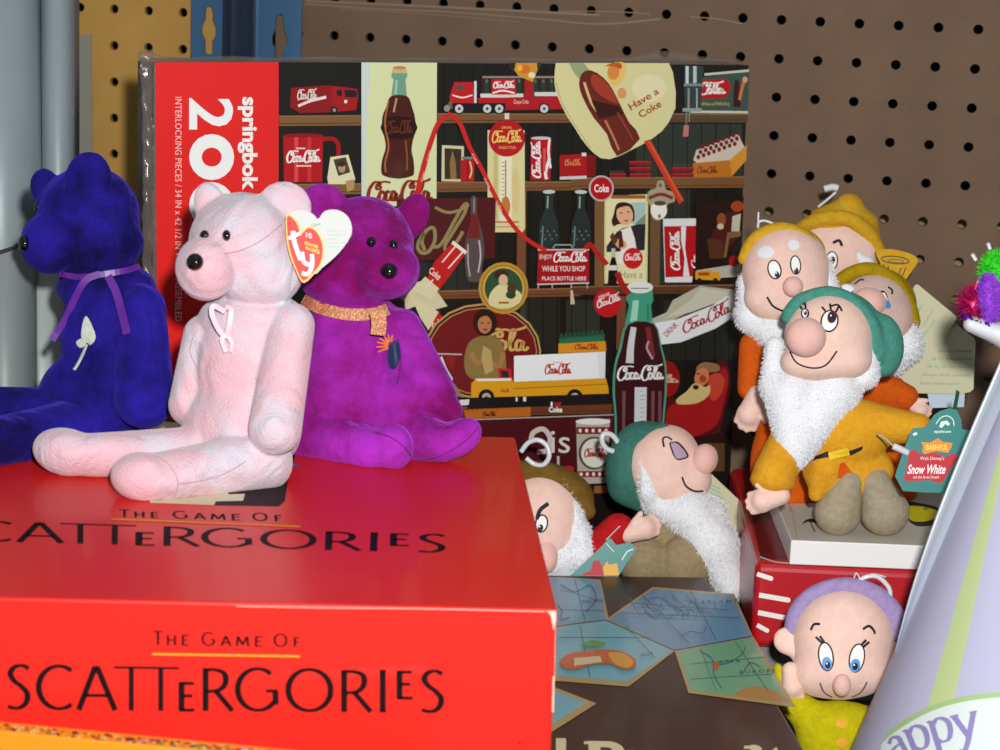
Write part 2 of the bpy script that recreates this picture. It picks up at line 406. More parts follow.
#--SECTIONS--
# ---------------------------------------------------------------- materials used in many places
M = {}
M['inkgloss'] = print_mat('printed_gloss', .32, .35)
M['ink'] = print_mat('printed_card', .5, .05)
M['red_card'] = mat('red_lacquered_card', 'da2218', .4, coat=.12, bump=.05, bscale=150, spec=.3)
M['inkred'] = print_mat('printed_on_red', .6, .0, .12)
M['orange_card'] = mat('orange_card', 'ef8a14', .45)
M['brown_card'] = mat('dark_brown_card', '3a241c', .4, coat=.15, bump=.05, bscale=150)
M['grey_card'] = mat('grey_card', '77787a', .7)
M['crimson'] = mat('crimson_card', 'b3121f', .38, coat=.3)
M['maroon'] = mat('maroon_card', '6e1416', .35, coat=.3)
M['white_card'] = mat('white_card', 'e6e6e4', .55)
M['cream_card'] = mat('cream_card', 'bfbc9a', .6)
M['teal_card'] = mat('teal_card', '077672', .4)
M['film'] = mat('clear_shrink_film', '8d8078', .15, alpha=.22, bump=.5, bscale=120, spec=.8)
M['darkwall'] = mat('dark_backing', '1a140e', .9)
M['tanback'] = mat('tan_backing', 'a08a60', .85)
M['plywood'] = mat('shelf_board', '3a342e', .7, col2='2e2924', noise=12)

def add(name, ms, m, parent, smooth=False, label=None, fixn=False):
    if not len(ms[0]): return None
    o = new_obj(name, ms[0], ms[1], m, parent, smooth=smooth, fixn=fixn)
    if label: o['label'] = label
    return o

# ================================================================ THE SETTING
v, f = box(-45, 75, -84, 13, -2, 0)
tag(new_obj('floor', v, f, M['plywood'], base=(15, -38, -2)), kind='structure')
def pegboard(name, x0, x1, z0, z1, hx, hz, m, y=0.0, th=.45, r=.325):
    """perforated hardboard with real holes on a 2.54 grid through (hx, hz)"""
    P_ = 2.54; V = []; F = []
    i0 = math.floor((x0 - hx) / P_ - .5); i1 = math.ceil((x1 - hx) / P_ + .5); j0 = math.floor((z0 - hz) / P_ - .5); j1 = math.ceil((z1 - hz) / P_ + .5)
    N = 16
    def quad(a, b, c, d):
        n = len(V); V.extend([(a, y, b), (c, y, b), (c, y, d), (a, y, d)]); F.append((n, n + 1, n + 2, n + 3))
    for i in range(i0, i1 + 1):
        for j in range(j0, j1 + 1):
            cx, cz = hx + i * P_, hz + j * P_; a, c = max(cx - P_ / 2, x0), min(cx + P_ / 2, x1); b, d = max(cz - P_ / 2, z0), min(cz + P_ / 2, z1)
            if a >= c or b >= d: continue
            if cx - r < x0 or cx + r > x1 or cz - r < z0 or cz + r > z1: quad(a, b, c, d); continue
            n = len(V); rad = [(math.cos(2 * math.pi * k / N + math.pi / 4), math.sin(2 * math.pi * k / N + math.pi / 4)) for k in range(N)]
            for (u, w_) in rad:
                s_ = 1 / max(abs(u), abs(w_)); px = cx + u * s_ * ((c - cx) if u > 0 else (cx - a)); pz = cz + w_ * s_ * ((d - cz) if w_ > 0 else (cz - b)); V.append((px, y, pz))
            for (u, w_) in rad: V.append((cx + r * u, y, cz + r * w_))
            for (u, w_) in rad: V.append((cx + r * u, y + th, cz + r * w_))
            for k in range(N):
                q = (k + 1) % N; F.append((n + k, n + q, n + N + q, n + N + k)); F.append((n + N + k, n + N + q, n + 2 * N + q, n + 2 * N + k))
    # sheet edges
    n = len(V); V += [(x0, y, z0), (x1, y, z0), (x1, y, z1), (x0, y, z1), (x0, y + th, z0), (x1, y + th, z0), (x1, y + th, z1), (x0, y + th, z1)]
    for k in range(4): F.append((n + k, n + (k + 1) % 4, n + 4 + (k + 1) % 4, n + 4 + k))
    return tag(new_obj(name, V, F, m, base=((x0 + x1) / 2, y, z0)), kind='structure')
pb_brown = mat('brown_hardboard', '755d4a', .85, col2='66503f', noise=14, bump=.35, bscale=700, mixfac=(.3, .7))
pb_tan = mat('tan_hardboard', 'bd9248', .85, col2='aa803a', noise=14, bump=.35, bscale=700, mixfac=(.3, .7))
pegboard('wall_back', -4.2, 66, 0, 52, 0.0, 36.0, pb_brown)
pegboard('wall_left', -34, -6.6, 0, 52, -18.56, 34.5, pb_tan)
v, f = box(-34, 66, 12, 12.5, 0, 52)
tag(new_obj('wall_backing', v, f, M['darkwall'], base=(16, 12.2, 0)), kind='structure')
v = [(24, .75, 0), (66, .75, 0), (66, .9, 16.6), (24, .9, 16.6), (66, 7, 23), (24, 7, 23)]; v += [(x, y + .4, z) for x, y, z in v]
tag(new_obj('wall_lining', v, [(0, 1, 2, 3), (3, 2, 4, 5), (6, 9, 8, 7), (9, 11, 10, 8), (0, 6, 7, 1), (5, 4, 10, 11), (1, 7, 8, 2), (2, 8, 10, 4), (0, 3, 9, 6), (3, 5, 11, 9)], M['tanback'], base=(45, .8, 0)), kind='structure')
wb_ = [o for o in COL.objects if o.name == 'wall_back'][0]; AS = Art(lambda x, y, off: at_y(x, y, -.02 - off * .2), .01)
for pts, wd in (([(305, 4), (380, 9), (450, 12), (540, 19), (600, 24), (660, 19)], 1.6), ([(305, 1), (400, 5), (520, 11), (600, 15)], 2.2), ([(340, 9), (440, 15), (520, 22)], .8), ([(560, 11), (620, 12), (650, 14)], .9), ([(690, 17), (718, 19), (742, 24)], 1)): AS.line('826a54', pts, wd, 5)
AS.build('scuff_marks', M['ink'], wb_)
# blue slotted steel uprights
blue = mat('blue_enamelled_steel', '446c92', .32, metal=.35, coat=.5, bump=.1, bscale=60)
dkblue = mat('dark_blue_steel', '1c2940', .4, metal=.3)
def slotted(x0, x1, y, th, z0, z1, slots, m, name, parent):
    """flat steel strip with keyhole slots cut right through"""
    bm = bmesh.new(); loops = [[(x0, z0), (x1, z0), (x1, z1), (x0, z1)]] + slots; edges = []
    for L in loops:
        vs = [bm.verts.new((a, y, b)) for a, b in L]
        edges += [bm.edges.new((vs[i], vs[(i + 1) % len(vs)])) for i in range(len(vs))]
    bmesh.ops.triangle_fill(bm, use_beauty=True, use_dissolve=False, edges=edges)
    ex = bmesh.ops.extrude_face_region(bm, geom=list(bm.faces)); bmesh.ops.translate(bm, verts=[g for g in ex['geom'] if isinstance(g, bmesh.types.BMVert)], vec=(0, th, 0))
    bmesh.ops.recalc_face_normals(bm, faces=bm.faces)
    V = [tuple(v.co) for v in bm.verts]; bm.verts.index_update(); F = [tuple(v.index for v in f.verts) for f in bm.faces]; bm.free()
    return new_obj(name, V, F, m, parent)
def keyhole(cx, cz, s=1.0):
    pts = [(0, 1.72), (.22, 1.62), (.3, 1.2), (.3, .75), (.52, .25), (.52, -.2), (.3, -.6), (.28, -1.5), (0, -1.62), (-.28, -1.5), (-.3, -.6), (-.52, -.2), (-.52, .25), (-.3, .75), (-.3, 1.2), (-.22, 1.62)]
    return [(cx + a * s, cz + b * s) for a, b in pts]
up = empty('steel_upright', (-5, -1, 0), 'blue steel upright with keyhole slots joining the tan and brown pegboards', 'shelf upright')
slotted(-10.0, -7.5, -1.0, .2, 0, 52, [keyhole(-8.7, 33.4 + 5 * k) for k in range(-6, 4)], blue, 'slotted_flange', up)
slotted(-5.3, -2.05, -1.0, .2, 0, 52, [keyhole(-3.6, 33.0 + 5 * k, 1.05) for k in range(-6, 4)], blue, 'slotted_flange', up)
add('channel', join(box(-7.5, -7.25, -1.6, -.0, 0, 52), box(-7.25, -5.5, -.5, -.3, 0, 52), box(-5.5, -5.3, -1.5, 0, 0, 52), box(-6.45, -6.3, -.62, -.5, 0, 52)), dkblue, up)

# ================================================================ BOXES
def prism(corners, z0, z1):
    n = len(corners); V = [(x, y, z0) for x, y in corners] + [(x, y, z1) for x, y in corners]
    return V, [tuple(range(n))[::-1], tuple(range(n, 2 * n))] + [(i, (i + 1) % n, n + (i + 1) % n, n + i) for i in range(n)]
def plane_tw(p0, u, n):
    p0 = np.array(p0, float); n = np.array(n, float); n /= np.linalg.norm(n)
    if n @ FWD > 0: n = -n
    def tw(x, y, off):
        r = ray(x, y); return CAM + r * ((n @ (p0 - CAM)) / (n @ r)) + n * off
    return tw

# ---- puzzle box standing on its long edge against the boards
pTR = at_y(748, 65, -6.0); pTL = at_z(153, 62, pTR[2]); pu = (pTR - pTL); pu[2] = 0; pw = np.linalg.norm(pu); pu /= pw; pn = np.array([pu[1], -pu[0], 0])
bk = -pn * 3.3
cs = [tuple((pTL)[:2]), tuple((pTR)[:2]), tuple((pTR + bk)[:2]), tuple((pTL + bk)[:2])]
puz = empty('puzzle_box', (*((pTL + pTR + bk)[:2] / 2), 0), 'large flat jigsaw puzzle box with red end panel and picture of cola memorabilia on shelves', 'puzzle box')
v, f = prism(cs, 0, pTR[2]); o = new_obj('carton', v, f, mat('dark_carton', '5c5048', .4, coat=.3, col2='3a2a28', noise=25), puz); bevel_obj(o, .25)
A = Art(plane_tw(pTL, pu, pn), .010)
WD, WD2, DK = '7d5a34', '6b3f22', '15130f'
RED, CRM = 'c4141c', 'e3dfae'
RS = R4
def xz(x, z):   # a point of the face by world height under column x
    return x, z
bot = 640
A.poly('1a1814', (278, 62), (748.5, 65), (738, 300), (728, 520), (722, 620), (278, 640))
A.poly('e0231f', (155, 62.3), (278.5, 62.3), (278.5, 640), (160, 640), (157, 320))
# dark plank back with soft green-grey boards
for x0, x1, y0, y1, c in ((438, 486, 126, 182, '1d1e1a'), (636, 742, 124, 176, '30352c'), (645, 690, 190, 284, '2b3229'), (566, 600, 300, 352, '2c3029'), (520, 560, 300, 350, '34382f'),
                          (664, 734, 300, 360, '24261f'), (420, 480, 262, 290, '2a2a26'), (424, 440, 300, 345, '31342d'), (526, 560, 290, 352, '22251f')):
    A.rect(c, x0, y0, x1, y1)
for k in range(22):
    x = 430 + k * 14.3; A.line('0f100d', [(x, 66), (x - 2, 404)], .9)
for (x0, y0, x1, y1, x2, y2, x3, y3, c) in (
    (279, 115.5, 361, 115, 361, 125.5, 279, 126, WD), (437, 113, 575, 113.5, 577, 122.5, 437, 123, '7b5431'), (655, 113, 748, 113.5, 747, 122.5, 655, 122, '5c4630'),
    (280, 184, 361, 183, 361, 194, 280, 195, WD), (436, 181.7, 580, 181, 580, 190, 436, 192, '7a4f30'), (570, 177.5, 744, 176, 744, 187.5, 570, 188.5, '77512f'),
    (400, 291, 580, 287.5, 580, 296, 400, 299.5, '74462a'), (570, 286, 740, 284, 739, 293, 570, 294.5, '5c3a26'),
    (440, 407.5, 612, 402.5, 612, 413, 440, 417, '6b3a24'),
    (517, 190, 526, 190, 525, 288, 516, 288, '76492c'), (594, 196, 604, 194, 603, 287, 594, 287, '7a5636'), (650, 186, 660, 186, 659, 285, 649, 285, '6e5034'), (617, 296, 626, 296, 625, 350, 616, 350, '73482d')):
    A.poly(c, (x0, y0), (x1, y1), (x2, y2), (x3, y3))
    if abs(y2 - y0) < 20: A.line('8f6e48', [(x0, y0 + .8), (x1, y1 + .8)], .9)
    if abs(y2 - y0) < 20: A.line('4c2f1b', [(x3, y3 - 2.5), (x2, y2 - 2.5)], .8)
# red end panel lettering (reads downwards)
def down(x0, x1, y0, y1): return ((x1, y0), (x1, y1), (x0, y1), (x0, y0))
A.text('eef0ee', '2', down(189, 233, 98, 129.5), .02)
for cy in (157, 205, 252): A.poly('eef0ee', *ell(211.5, cy, 22.5, 23)); A.poly('e0231f', *ell(211.5, cy, 10, 9.5))
A.text('eef0ee', 'springbok', down(237.5, 257.5, 97, 190), .035)
A.text('f3c9c4', 'INTERLOCKING PIECES / 34 IN x 42 1/2 IN WHEN ASSEMBLED', down(175, 181.5, 97, 321), .0, 1.05)
# a: red van, b: mug, little photo
A.poly('8d1417', (291, 88), (325, 85.5), (335, 86), (335, 112), (300, 113), (290, 107)); A.poly('a3171a', (331, 86), (343, 87), (357, 89), (358, 96), (356, 110), (333, 112))
A.poly('26181a', (344, 89.5), (356, 90.5), (357, 97), (345, 97)); A.poly('26181a', (336, 91), (341, 89), (342, 96), (337, 96))
A.line('e6d5cd', [(298, 106), (310, 101), (326, 97)], 2.6, 5, 3); A.script('e6d5cd', RS(297, 89, 317, 101)); A.ell('191716', 334, 110, 3.4, 3.6); A.ell('8b8f93', 334, 110, 1.7, 1.9); A.rect('e8e6dc', 344, 100, 347, 103)
A.poly('b31219', (283, 136), (323, 135), (322, 182), (284, 182)); A.ell('8c0f14', 303, 135.5, 20, 2.2); A.rect('d6454a', 294, 137, 298, 182); A.rect('c53034', 307, 137, 311, 182)
A.line('a31118', [(322, 139), (333, 139), (338, 145), (338, 156)], 4.2, 5); A.script('f0eeea', RS(286, 150, 320, 164)); A.rect('e8c7c0', 296, 147.5, 305, 149); A.rect('e8c7c0', 296, 165, 311, 166.5)
A.poly('dcd6b0', (330, 157), (348, 154.5), (355, 179), (353, 184), (328, 184), (327, 178)); A.poly('4b3e2a', (333, 159.5), (345.5, 157), (350, 172), (338, 176)); A.ell('b08f6d', 341.5, 168, 3.6, 4.5); A.ell('3b2a1e', 341, 163.5, 4, 3)
A.poly('b08f5c', (345, 181), (354, 179), (354, 189), (347, 192))
# c: tall cream sign with bottle
A.poly('d6dca9', (361, 62.3), (436.5, 62.6), (436, 206), (361, 206)); A.poly('c9d6cf', (361, 62.3), (370, 62.3), (366, 130), (365, 206), (361, 206))
A.poly('c9b27a', (392.5, 66.5), (405.5, 66.5), (406.5, 73), (391.5, 73)); A.ell('b98a5a', 399, 67.6, 6.2, 1.8)
A.poly('6fa083', (391, 73), (407, 73), (406.5, 77.5), (405, 79), (406.5, 98), (390.5, 98), (393, 79), (391, 77.5))
A.poly('4a1d14', (390.5, 96), (406.5, 96), (411.5, 107), (414.5, 118), (414.8, 130), (412.5, 140), (411, 150), (413, 160), (413.5, 172), (411, 176), (398, 178.5), (384, 176), (380.6, 171), (381.5, 160), (385, 148), (384, 138), (381.5, 128), (382, 116), (386, 106), n=3)
A.poly('2c100d', (383, 118), (413.5, 118), (413, 137), (384, 137), n=2); A.line('a8613a', [(388, 100), (384.5, 118), (385, 130), (388, 146), (384.5, 162), (385, 172)], 1.8, 4); A.line('b98b64', [(396, 98), (393, 112)], 2, 0)
A.line('8b5236', [(405, 140), (406.5, 158), (406, 170)], 1.6, 4); A.line('9cc7ad', [(396, 80), (395, 94)], 2.4); A.script('6f3424', RS(385, 120, 412, 135), thick=.09)
A.script('8c2a20', RS(366, 180, 432, 205)); 
# d: lanyard later; e: toy lorry with bottle trailer
A.poly('c01a1e', (454, 82), (473, 82), (474, 103), (450, 103), (449, 97)); A.rect('46504a', 456, 85, 463.5, 90); A.rect('d8d8d8', 474, 81, 476.5, 103); A.line('efe9e6', [(452, 95), (462, 97.5), (472, 95)], 1.4, 4)
A.rect('3b1c1f', 481, 77, 560, 100); A.rect('8e8478', 482, 76, 558, 78)
for k in range(9): A.rect('1f3d30', 484 + k * 8.1, 81, 488.5 + k * 8.1, 93); A.ell('506e5b', 486.2 + k * 8.1, 81, 1.3, 2)
A.rect('d8d4cf', 480, 93.5, 523, 97.5); A.rect('d8d4cf', 534, 92, 560, 96); A.poly('b3181d', (478, 98), (563, 96), (563, 109), (502, 110), (500, 103), (478, 103)); A.rect('c31b21', 491, 79, 515.5, 94.5)
A.script('f3eeee', RS(492.5, 81, 514, 89)); A.line('f3eeee', [(492, 93), (502, 90.5), (514, 93)], 1.6, 4); A.rect('a52024', 524, 80, 533, 104); A.text('f1d8d8', 'Coca-Cola', RS(513, 99.5, 528, 103.5))
A.rect('17181a', 451, 103, 505, 109)
for x in (458.5, 486.5, 498.5, 543.5): A.ell('1c1c1e', x, 108.5, 5.6, 5.6); A.ell('c9ccd0', x, 108.5, 4.1, 4.2); A.ell('3c3e42', x, 108.5, 1.5, 1.5)
A.poly('6d5b4a', (447, 104), (451, 98), (452, 108), (448, 110))
# f: carnival scrap
A.poly('cf9334', (508, 62.8), (539.5, 62.8), (532, 82), (518, 76)); A.ell('d96f1d', 524, 69, 5.5, 4.5); A.poly('2b2322', (508, 62.8), (515, 62.8), (513, 72), (507, 67)); A.poly('3a3228', (536, 62.8), (541, 62.8), (537, 72)); A.ell('e9dcb4', 531, 75, 3.5, 3); A.ell('e8b53d', 519, 68, 2.6, 3)
# h: tin thermometer
A.poly('d9d29a', (487, 130), (524, 130), (524.5, 228), (522, 232), (490, 232), (487, 228)); A.rect('c7b878', 493, 150, 497, 220); A.rect('e9e5c4', 499, 156, 511, 222)
for k in range(14): A.rect('6d5f4a', 501, 162 + k * 4, 504, 162.6 + k * 4)
A.line('a33a22', [(505, 160), (505, 214)], 1); A.ell('c07a34', 505, 206, 4.5, 10); A.ell('d9c48a', 515, 190, 4, 24); A.rect('ab6f42', 491, 221, 518, 222.5); A.rect('c29a6c', 493, 226, 519, 227.3)
A.ell('b5151c', 506, 138, 18.2, 18.5); A.script('efd36e', RS(491, 130, 521, 144), thick=.15); A.text('e6bc70', 'DRINK', RS(501, 126, 511, 128.6)); A.text('e6bc70', 'IN BOTTLES', RS(498, 146, 515, 148.8)); A.rect('d7d3c4', 504, 113, 508.5, 119)
# i: can, j: cooler, k: small card and tins
A.poly('b5131b', (530.5, 138), (551, 138), (550, 180), (530, 180)); A.ell('c3c5c7', 540.5, 138, 10, 1.6); A.line('e9e7e6', [(549, 139), (548, 152), (550, 168)], 2.4, 5); A.line('e9e7e6', [(549, 158), (545, 172), (546, 179)], 3, 4)
A.script('f4f2f2', down(531, 541.5, 141, 178), thick=.16, thin=.07) if False else A.script('f4f2f2', ((531, 178), (531, 141), (541.5, 141), (541.5, 178)), thick=.17, thin=.07); A.rect('d8564b', 542.5, 148, 545, 171)
A.poly('a8141a', (559, 155), (586, 153.5), (586, 177), (559, 178)); A.poly('7e1014', (586, 153.5), (595, 156), (595, 176), (586, 177)); A.poly('c9cdd4', (559, 176.5), (586, 175.5), (586, 178.5), (559, 179.5)); A.rect('dadada', 581, 152.5, 585.5, 156); A.script('d8884a', RS(564, 159, 580, 166))
A.poly('cfc9a0', (441.5, 145), (463.5, 146), (463, 181.5), (441, 181)); A.poly('3a2e22', (444, 148), (461, 149), (460, 179), (444, 179)); A.poly('8e6b3c', (450, 179), (449, 162), (452, 150), (455, 162), (456, 179)); 
A.poly('b01a1c', (460, 160), (474, 158), (473.5, 181.5), (460, 181.5)); A.rect('7b1012', 466.5, 159, 467.6, 181); A.line('dfc08e', [(469, 161), (471, 170), (469, 178)], 1.6, 4); A.rect('7e7a70', 461, 156.5, 472, 159)
# l: tumbler and green tin sign
A.poly('3c5246', (690, 79), (749, 71), (747.5, 112), (690, 112)); A.line('c8c9b4', [(704, 74.5), (748.5, 70.5)], 2.4); A.line('c8c9b4', [(690, 111.6), (747.5, 112.2)], 2.4); A.poly('b2161c', (701, 80), (727, 78.5), (731, 88.5), (725, 98), (698, 99)); A.script('efe6de', RS(690, 82, 725, 96), [4, 6, 7, 8, 9, 10], x0=1.2)
A.text('c3b65c', 'Delicious and Refreshing', RS(699, 101.5, 729, 106.5)); A.poly('3c1612', (734.5, 80), (738, 80), (740.5, 92), (740, 107), (733, 107), (733, 92)); A.line('c9703f', [(744, 80), (741, 90), (739, 100)], 3.2, 4); A.ell('d7a277', 744.5, 79.5, 2.6, 3)
A.poly('35403f', (684, 66), (703, 66), (702, 83), (700, 110), (684.5, 110), (683, 84)); A.rect('c9d2d6', 685, 66, 688, 84); A.rect('b7c2c8', 692.5, 66, 696, 83); A.rect('7d8a8a', 683, 83.5, 703, 86); A.rect('87938f', 687, 88, 689, 108); A.rect('a3adaa', 695.5, 88, 697, 108); A.rect('8d9c94', 682, 108, 701, 111.5)
A.line('7d8078', [(686, 111), (685.5, 124)], 1.4); A.poly('c0706c', (683.5, 125), (688.5, 125), (688, 136.5), (682.5, 136.5)); A.rect('8f8d86', 688, 111, 689, 122)
# m: yellow crate of bottles; n: small red cases
A.poly('cdbfae', (693, 160), (696, 150), (738, 134), (741, 141), (746, 150), (745, 158), (700, 166))
for r_ in range(3):
    for k in range(8): A.ell('6d1f1e', 698 + k * 5.2 + r_ * 2, 157 - k * 1.9 - r_ * 5.2, 1.9, 2.3)
A.poly('b8701f', (692, 163), (729, 160), (746, 145), (745.5, 160), (731, 176), (692, 177.5)); A.poly('d08e2e', (729, 160), (746, 145), (745.5, 160), (731, 176)); A.script('8c3b1c', RS(696, 166, 717, 174))
for x0, x1, ys in ((609, 625, (174,)), (629, 650, (162, 168, 174)), (671, 693, (168, 174))):
    for yy in ys: A.rect('8f1219', x0, yy - 1, x1, yy + 3); A.rect('b4232a', x0, yy - 1, x1, yy + .4)
for k in range(5): A.ell('35503c', 674 + k * 3.6, 164.6, 1.2, 1.4); A.ell('35503c', 611 + k * 3, 171.5, 1, 1.2)
# o..: opener, button, lady poster
A.poly('d8d091', (604, 196), (648, 194), (647, 283.5), (604, 283.5)); A.rect('9c5b2c', 611, 195, 645, 198.5); A.poly('e3ddae', (606, 199), (645.5, 199), (645, 282), (606, 282)); A.poly('a9c0bb', (626, 203), (645, 202), (645, 222), (640, 230), (622, 215)); A.poly('7c8f7a', (636, 222), (645, 214), (645, 228), (633, 228))
A.poly('2c2a33', (606, 246), (616, 232), (622, 228), (638, 224), (645, 224), (644, 250), (606, 252)); A.poly('e8e4dc', (620, 230), (630, 226), (634, 238), (638, 262), (630, 268), (616, 262), (622, 244)); A.poly('37231d', (613, 214), (616, 204), (624, 202), (632, 206), (634, 218), (630, 222), (618, 224), (613, 226), (611, 221), n=4)
A.ell('e0ac88', 624, 214.5, 8.2, 10.5, -14); A.poly('37231d', (614, 210), (618, 203), (627, 203), (633, 210), (628, 206), (620, 207), n=3); A.rect('5b2d24', 619, 212, 621.5, 213.2); A.rect('5b2d24', 626, 211, 628.5, 212.2); A.poly('a92a25', (622.5, 220), (628, 219.3), (625.5, 221.8)); A.ell('d9a37f', 620, 243.5, 6.4, 4.6, 30); A.poly('5e2214', (618, 231), (621, 231), (623, 246), (618, 248)); A.poly('5d3a22', (609, 236), (612, 232), (617, 240), (613, 246))
A.ell('c41a1c', 632, 258, 9.9, 10.5); A.script('f0e4dc', RS(624, 253, 640, 261), thick=.17); A.poly('15140f', (611, 257), (614.5, 257), (617, 268), (616, 284.5), (607, 284.5), (608, 267)); A.rect('b8bcae', 610.5, 248, 614.5, 257); A.rect('d6d4cc', 607.8, 265, 616.4, 270); A.text('8a8b72', 'Have a', RS(620, 271, 642, 278))
A.ell('b5b6b8', 600.5, 188.2, 12.6, 13); A.ell('b2131b', 600.5, 188.2, 10.9, 11.3); A.text('f5f0ee', 'Coke', RS(593.5, 184, 608, 192), .02)
A.poly('a89b80', (646, 199), (648, 191), (655, 188), (657, 181), (663, 181), (665, 189), (672, 192), (674, 201), (667, 204), (663, 216), (658, 220), (652, 218), (649, 205), n=3); A.ell('6d6454', 659.5, 185, 1.6, 2.2); A.ell('ece8dc', 658, 210, 8.2, 9.3); A.line('7c2f26', [(648, 198), (660, 194), (672, 198)], 3.4, 5); A.ell('4d473c', 659, 203, 6, 2.4); A.ell('8b7d5e', 658.5, 216, 1.6, 2.2)
# r: waxed cup
A.poly('dcdfe0', (662, 218.5), (698.5, 218), (691, 282), (664, 282)); A.poly('b4151b', (663, 226), (697.5, 225.5), (692, 276), (664.5, 277)); A.poly('dfe1e2', (680, 226), (685, 226), (684, 248), (688.5, 276), (682, 276), (683.5, 258), (680, 240)); A.script('f4f2f2', ((669, 270), (669, 231), (680, 231), (680, 270)), thick=.17, thin=.07); A.script('f4f2f2', ((690, 268), (690, 231), (698, 231), (696, 268)), [0, 2, 3], thick=.16)
# s: dark print of a fireside, toy lorry
A.poly('241612', (695, 204), (742.5, 196), (740, 268), (694, 270)); A.poly('b9b3a4', (695, 270), (740, 263), (739.5, 276), (700, 279)); A.poly('4a1e14', (720, 214), (736, 210), (738, 236), (724, 250), (714, 250), (708, 240)); A.ell('8d4a2c', 720, 219, 4.5, 6.5); A.ell('c9b89a', 719, 226, 3.4, 3); A.ell('a5401e', 736, 206, 6.5, 5.5); A.poly('c2bda6', (731, 216), (739.5, 213), (738, 231), (730, 231)); A.poly('7d5c3a', (726, 232), (740, 231), (739, 236), (728, 238), (725, 257), (722, 257)); A.poly('53301f', (706, 238), (722, 240), (722, 258), (708, 258)); A.ell('a31a1c', 732.5, 260.5, 5.2, 5.4)
A.poly('d79a24', (694, 270.5), (709, 269.5), (711, 271), (718, 271.5), (719.5, 278), (718, 280), (694, 279)); A.ell('222', 698, 279.5, 2, 2) if False else A.ell('222222', 698, 279.5, 2.2, 2); A.ell('222222', 714, 279.5, 2.2, 2); A.rect('a04616', 697, 272, 708, 275)
# t: maroon board with gold script and a clear bottle
A.poly('4f1719', (396, 199), (495, 197), (494, 258), (396, 261)); A.line('8f8353', [(424, 250), (421, 240), (426, 230), (433, 228), (434, 240), (428, 251), (420, 252), (417, 244), (424, 232)], 3.6, 6)
A.line('8f8353', [(430, 246), (440, 244), (455, 218), (462, 206), (466, 204), (463, 214), (452, 232), (444, 246), (448, 252), (458, 238), (462, 231)], 3.4, 6); A.line('8f8353', [(434, 207), (446, 212), (458, 210), (468, 204)], 3, 5)
A.poly('57494a', (470, 197), (475.5, 197), (476, 213), (481, 232), (483.5, 250), (481, 268), (480, 280), (467, 280), (464, 262), (464, 244), (468, 226), (470, 212), n=3); A.poly('6f2022', (470, 214), (477, 214), (479, 238), (466, 238)); A.line('b9b9b4', [(478, 240), (479.5, 256), (477, 272)], 1.6, 5); A.line('a9aaa6', [(467, 244), (467, 262), (469, 276)], 1.4, 5); A.line('9a9c98', [(473, 198), (473, 212)], 1)
# u: card fan of printed bottles
A.poly('d3c9a2', (414, 283), (431, 277), (436, 290), (447, 306), (432, 310), (423, 303), (405, 310), (404, 300)); A.poly('c01e1d', (452, 241), (465.5, 252), (446, 279), (436, 292), (424, 284), (433, 262)); A.poly('d9cfa8', (424, 276), (438, 288), (430, 300), (412, 290))
for (a_, b_) in (((455, 245), (441, 262)), ((462, 251), (447, 268)), ((432, 279), (424, 288))): A.line('ead8c8', [a_, b_], 1.5)
A.poly('e8dfcf', (452, 240), (466, 251), (464, 254), (450, 243)); A.text('f2e4dc', 'Coke', ((430, 266), (441, 274), (437, 280), (427, 272)), .01)
A.poly('c01e1d', (426, 312), (436, 310), (455, 330), (463, 341), (452, 351), (440, 340), (429, 327)); A.poly('d9cfa8', (412, 300), (428, 304), (438, 312), (428, 330), (420, 318))
for (a_, b_) in (((440, 328), (452, 344)), ((446, 324), (458, 339))): A.line('ead8c8', [a_, b_], 1.7)
A.poly('e8dfcf', (463, 340), (465, 343), (453, 353), (451, 350)); A.text('f2e4dc', 'Coke', ((430, 325), (441, 315), (445, 320), (434, 330)), .01)
# x: oval sign, woman
A.poly('b8935c', *ell(482, 351, 58.5, 48)); A.poly('3d1012', *ell(482, 351, 56.5, 46)); A.poly('a9834e', *ell(482, 351, 54.5, 44)); A.poly('6f171b', *ell(482, 351, 53.2, 42.8))
A.script('cfa85e', RS(484, 328, 528, 355), [6, 7, 8, 9, 10], x0=1.75, thick=.12); A.line('c9a35c', [(493, 345), (490, 336), (500, 330)], 2.4, 4)
A.poly('8a713f', (468, 342), (482, 335), (494, 336), (503, 346), (505, 372), (500, 380), (470, 378), (463, 362), n=3); A.ell('2a1712', 484, 322, 12, 13.5); A.ell('b5764e', 483.5, 324, 7, 9); A.poly('2a1712', (474, 318), (480, 309), (490, 310), (494, 320), (486, 315), (479, 317), n=3); A.rect('3d1c14', 479.5, 322, 482, 323); A.rect('3d1c14', 486, 322, 488.5, 323); A.ell('9c3325', 484, 329, 2.6, 1.1); A.line('a8764a', [(470, 352), (476, 362), (488, 358)], 5, 5); A.line('a8764a', [(502, 352), (498, 366), (490, 362)], 4.5, 5); A.poly('b79d63', (482, 345), (490, 350), (492, 370), (484, 374), (480, 358))
# v: round tray
A.poly('b98d36', *ell(502, 287.5, 25, 26)); A.poly('7d5a22', *ell(502, 287.5, 22, 23)); A.poly('cda24a', *ell(502, 287.5, 21.2, 22.2)); A.poly('2f4f30', *ell(502, 287.5, 19, 20))
A.poly('d8cf9a', (487, 303), (489, 292), (497, 284), (505, 284), (513, 288), (520, 294), (518, 302), (508, 307), (495, 307), n=3); A.ell('3a261b', 500, 274.5, 7.2, 5); A.ell('d9b48c', 501.5, 279.5, 4.6, 5.8); A.ell('4a3a22', 510, 288, 4.5, 6); A.ell('2e4526', 509, 294, 5, 4); A.rect('a8572a', 497, 301, 507, 303)
